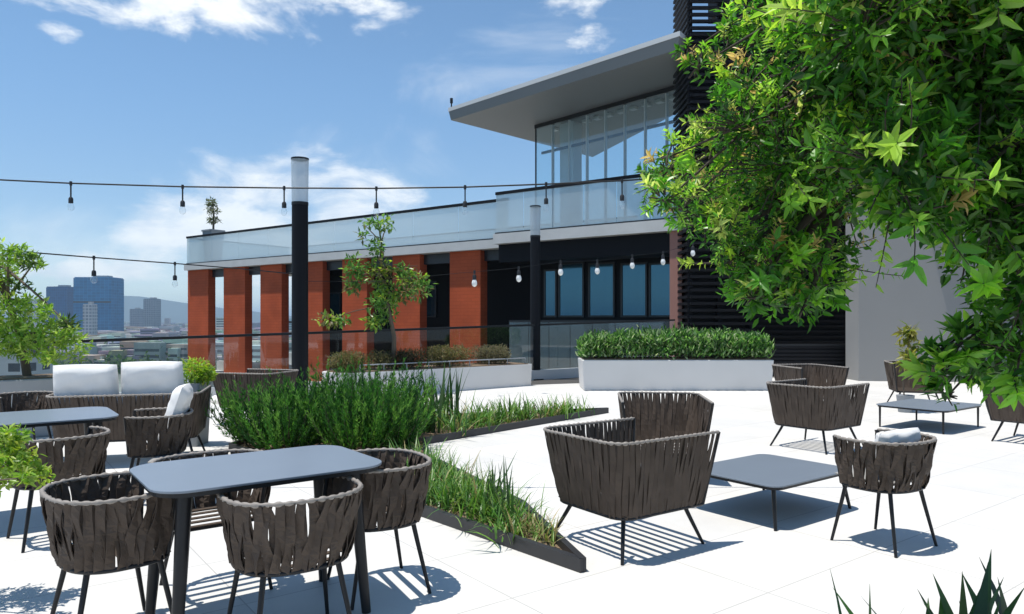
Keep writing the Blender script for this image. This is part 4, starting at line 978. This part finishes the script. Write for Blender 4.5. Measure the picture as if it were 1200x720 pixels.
# ------------------------------------------------------------------ the city below
g1 = grid_mat('blue_glass_tower', (.03, .25, .46), (.014, .15, .33), 5.2, 3.6, .16, .6)
g2 = grid_mat('deep_blue_tower', (.008, .11, .28), (.006, .08, .21), 3.0, 3.6, .2, .6)
g3 = grid_mat('white_tower', (.46, .47, .48), (.25, .28, .31), 3.4, 3.2, .5, .5)
g4 = grid_mat('grey_tower', (.22, .25, .29), (.12, .15, .19), 4.0, 3.4, .5, .4)
g5 = grid_mat('flat_block', (.50, .49, .47), (.07, .08, .09), 3.6, 3.0, .8, .6)
def tower(px0, px1, pyt, Y, m, label, dep=1.0, steps=(), cap=None):
    x0, x1 = (px0 - 600) * Y / F, (px1 - 600) * Y / F; z = H - (pyt - YH) * Y / F; w_ = x1 - x0
    t = thing('tower_block', ((x0 + x1) / 2, Y + w_ * dep / 2, GROUND), label, 'building')
    h = z - GROUND; MB().box((0, 0, h / 2), (w_, w_ * dep, h)).build('shaft', m, t)
    MB().box((0, 0, h + .6), (w_ * .96, w_ * dep * .96, 1.2)).build('roof_parapet', cap or m, t)
    MB().box((w_ * .1, 0, h + 2.4), (w_ * .4, w_ * dep * .4, 2.4)).build('plant_room', M['concrete'], t)
    for (a, b_, hh) in steps: MB().box(((a + b_) / 2 * w_, -w_ * dep / 2 - .35, hh * h), ((b_ - a) * w_, .6, 2.0)).build('sky_lobby', M['frame'], t)
    return t
tower(86, 130, 326, 900, g1, 'big square blue glass office tower on the skyline', .65, ((-.5, .5, .62),))
tower(54, 78, 337, 980, g2, 'dark blue tower just left of the big glass one')
tower(97, 108, 358, 700, g3, 'thin white tower in front of the big blue glass one')
tower(168, 182, 351, 1300, g4, 'tall grey tower on the skyline before the hills')
tower(152, 163, 363, 1380, g4, 'shorter grey tower left of the tall grey one')
tower(-75, 30, 408, 120, g5, 'pale flat roofed block of flats at the left edge below the bright tree', .5)
tower(18, 52, 352, 1500, g3, 'pale hazy tower behind the bright tree leaves')
# low city: too many roofs to count
cb_ = []; vs, fs, cs = [], [], []; o = 0
pal = [(.50, .49, .47), (.42, .40, .37), (.58, .57, .55), (.33, .32, .31), (.40, .30, .24), (.26, .28, .30), (.62, .60, .56)]
for i in range(5200):
    y = 370 * math.exp(random.random() * 2.1); x = y * random.uniform(-.86, .3)
    k0 = (y / 400) ** .45; w_, d_ = random.uniform(5, 15) * k0, random.uniform(5, 13) * k0; h = random.choice((4, 6, 7, 8, 10, 12, 13)) * random.uniform(.8, 1.2)
    if y > 700 and random.random() < .04: h *= 2.1
    a = random.uniform(-.3, .3); ca, sa = math.cos(a), math.sin(a); c = [min(1, q * random.uniform(.75, 1.15)) for q in random.choice(pal)]
    base_ = [(-w_ / 2, -d_ / 2), (w_ / 2, -d_ / 2), (w_ / 2, d_ / 2), (-w_ / 2, d_ / 2)]
    def put(b4, z0, z1, c):
        global o
        for z in (z0, z1):
            for (u_, v_) in b4: vs.append((x + u_ * ca - v_ * sa, y + u_ * sa + v_ * ca, z)); cs.append(c)
        fs.extend([(o + 4, o + 5, o + 6, o + 7), (o, o + 1, o + 5, o + 4), (o + 1, o + 2, o + 6, o + 5), (o + 2, o + 3, o + 7, o + 6), (o + 3, o, o + 4, o + 7)]); o += 8
    put(base_, GROUND, GROUND + h, c)
    for fl_ in range(int(h // 3.2)):     # bands of windows, a little proud of the walls
        z = GROUND + 1.0 + fl_ * 3.2; k_ = 1.006
        put([(u_ * k_ * .92, v_ * k_) for u_, v_ in base_], z, z + 1.4, [.06, .07, .08])
q = np_mesh('city_blocks', np.array(vs, float), np.array(fs), np.array(cs, float), M['city'], None, False); tag(q, 'pale low city roofs spreading to the hills', 'city', None, 'stuff')
n_ = 26000; yy = 200 * np.exp(rng.random(n_) * 2.0); grp = rng.integers(0, 700, n_); gx = rng.uniform(-.85, .3, 700); gy = 330 * np.exp(rng.random(700) ** 1.6 * 1.9); gr = rng.uniform(2.5, 6.5, 700)
P = np.c_[gx[grp] * gy[grp] + rng.normal(0, 1, n_) * gr[grp], gy[grp] + rng.normal(0, 1, n_) * gr[grp], GROUND + 2 + np.abs(rng.normal(0, .6, n_)) * gr[grp]]
v, f, c = small_leaf_geo(P, rand_dir(n_), np.array([[0, 0, 1.]]) + rng.normal(0, .5, (n_, 3)), rng.uniform(1.5, 3.2, n_), rng.uniform(1.2, 2.4, n_), palette(n_, [(.05, .09, .025), (.07, .12, .03), (.035, .065, .02)]))
tag(np_mesh('street_trees', v, f, c, M['leaf2']), 'dark green street trees scattered between the city roofs', 'trees', None, 'stuff')

# ------------------------------------------------------------------ the air over the city

mh = bpy.data.materials.new('haze_air'); mh.use_nodes = True; nt2 = mh.node_tree; nt2.nodes.remove(nt2.nodes['Principled BSDF'])
pv = nt2.nodes.new('ShaderNodeVolumePrincipled'); pv.inputs['Density'].default_value = 2.0e-4; pv.inputs['Color'].default_value = (.62, .82, 1, 1); pv.inputs['Anisotropy'].default_value = .1
nt2.links.new(pv.outputs['Volume'], nt2.nodes['Material Output'].inputs['Volume'])
hz = MB().box((-1500, 0, 58), (61500, 61500, 2 * (58 - GROUND + 5))).build('haze', mh)
tag(hz, 'pale blue haze in the air over the city', 'haze', None, 'stuff')
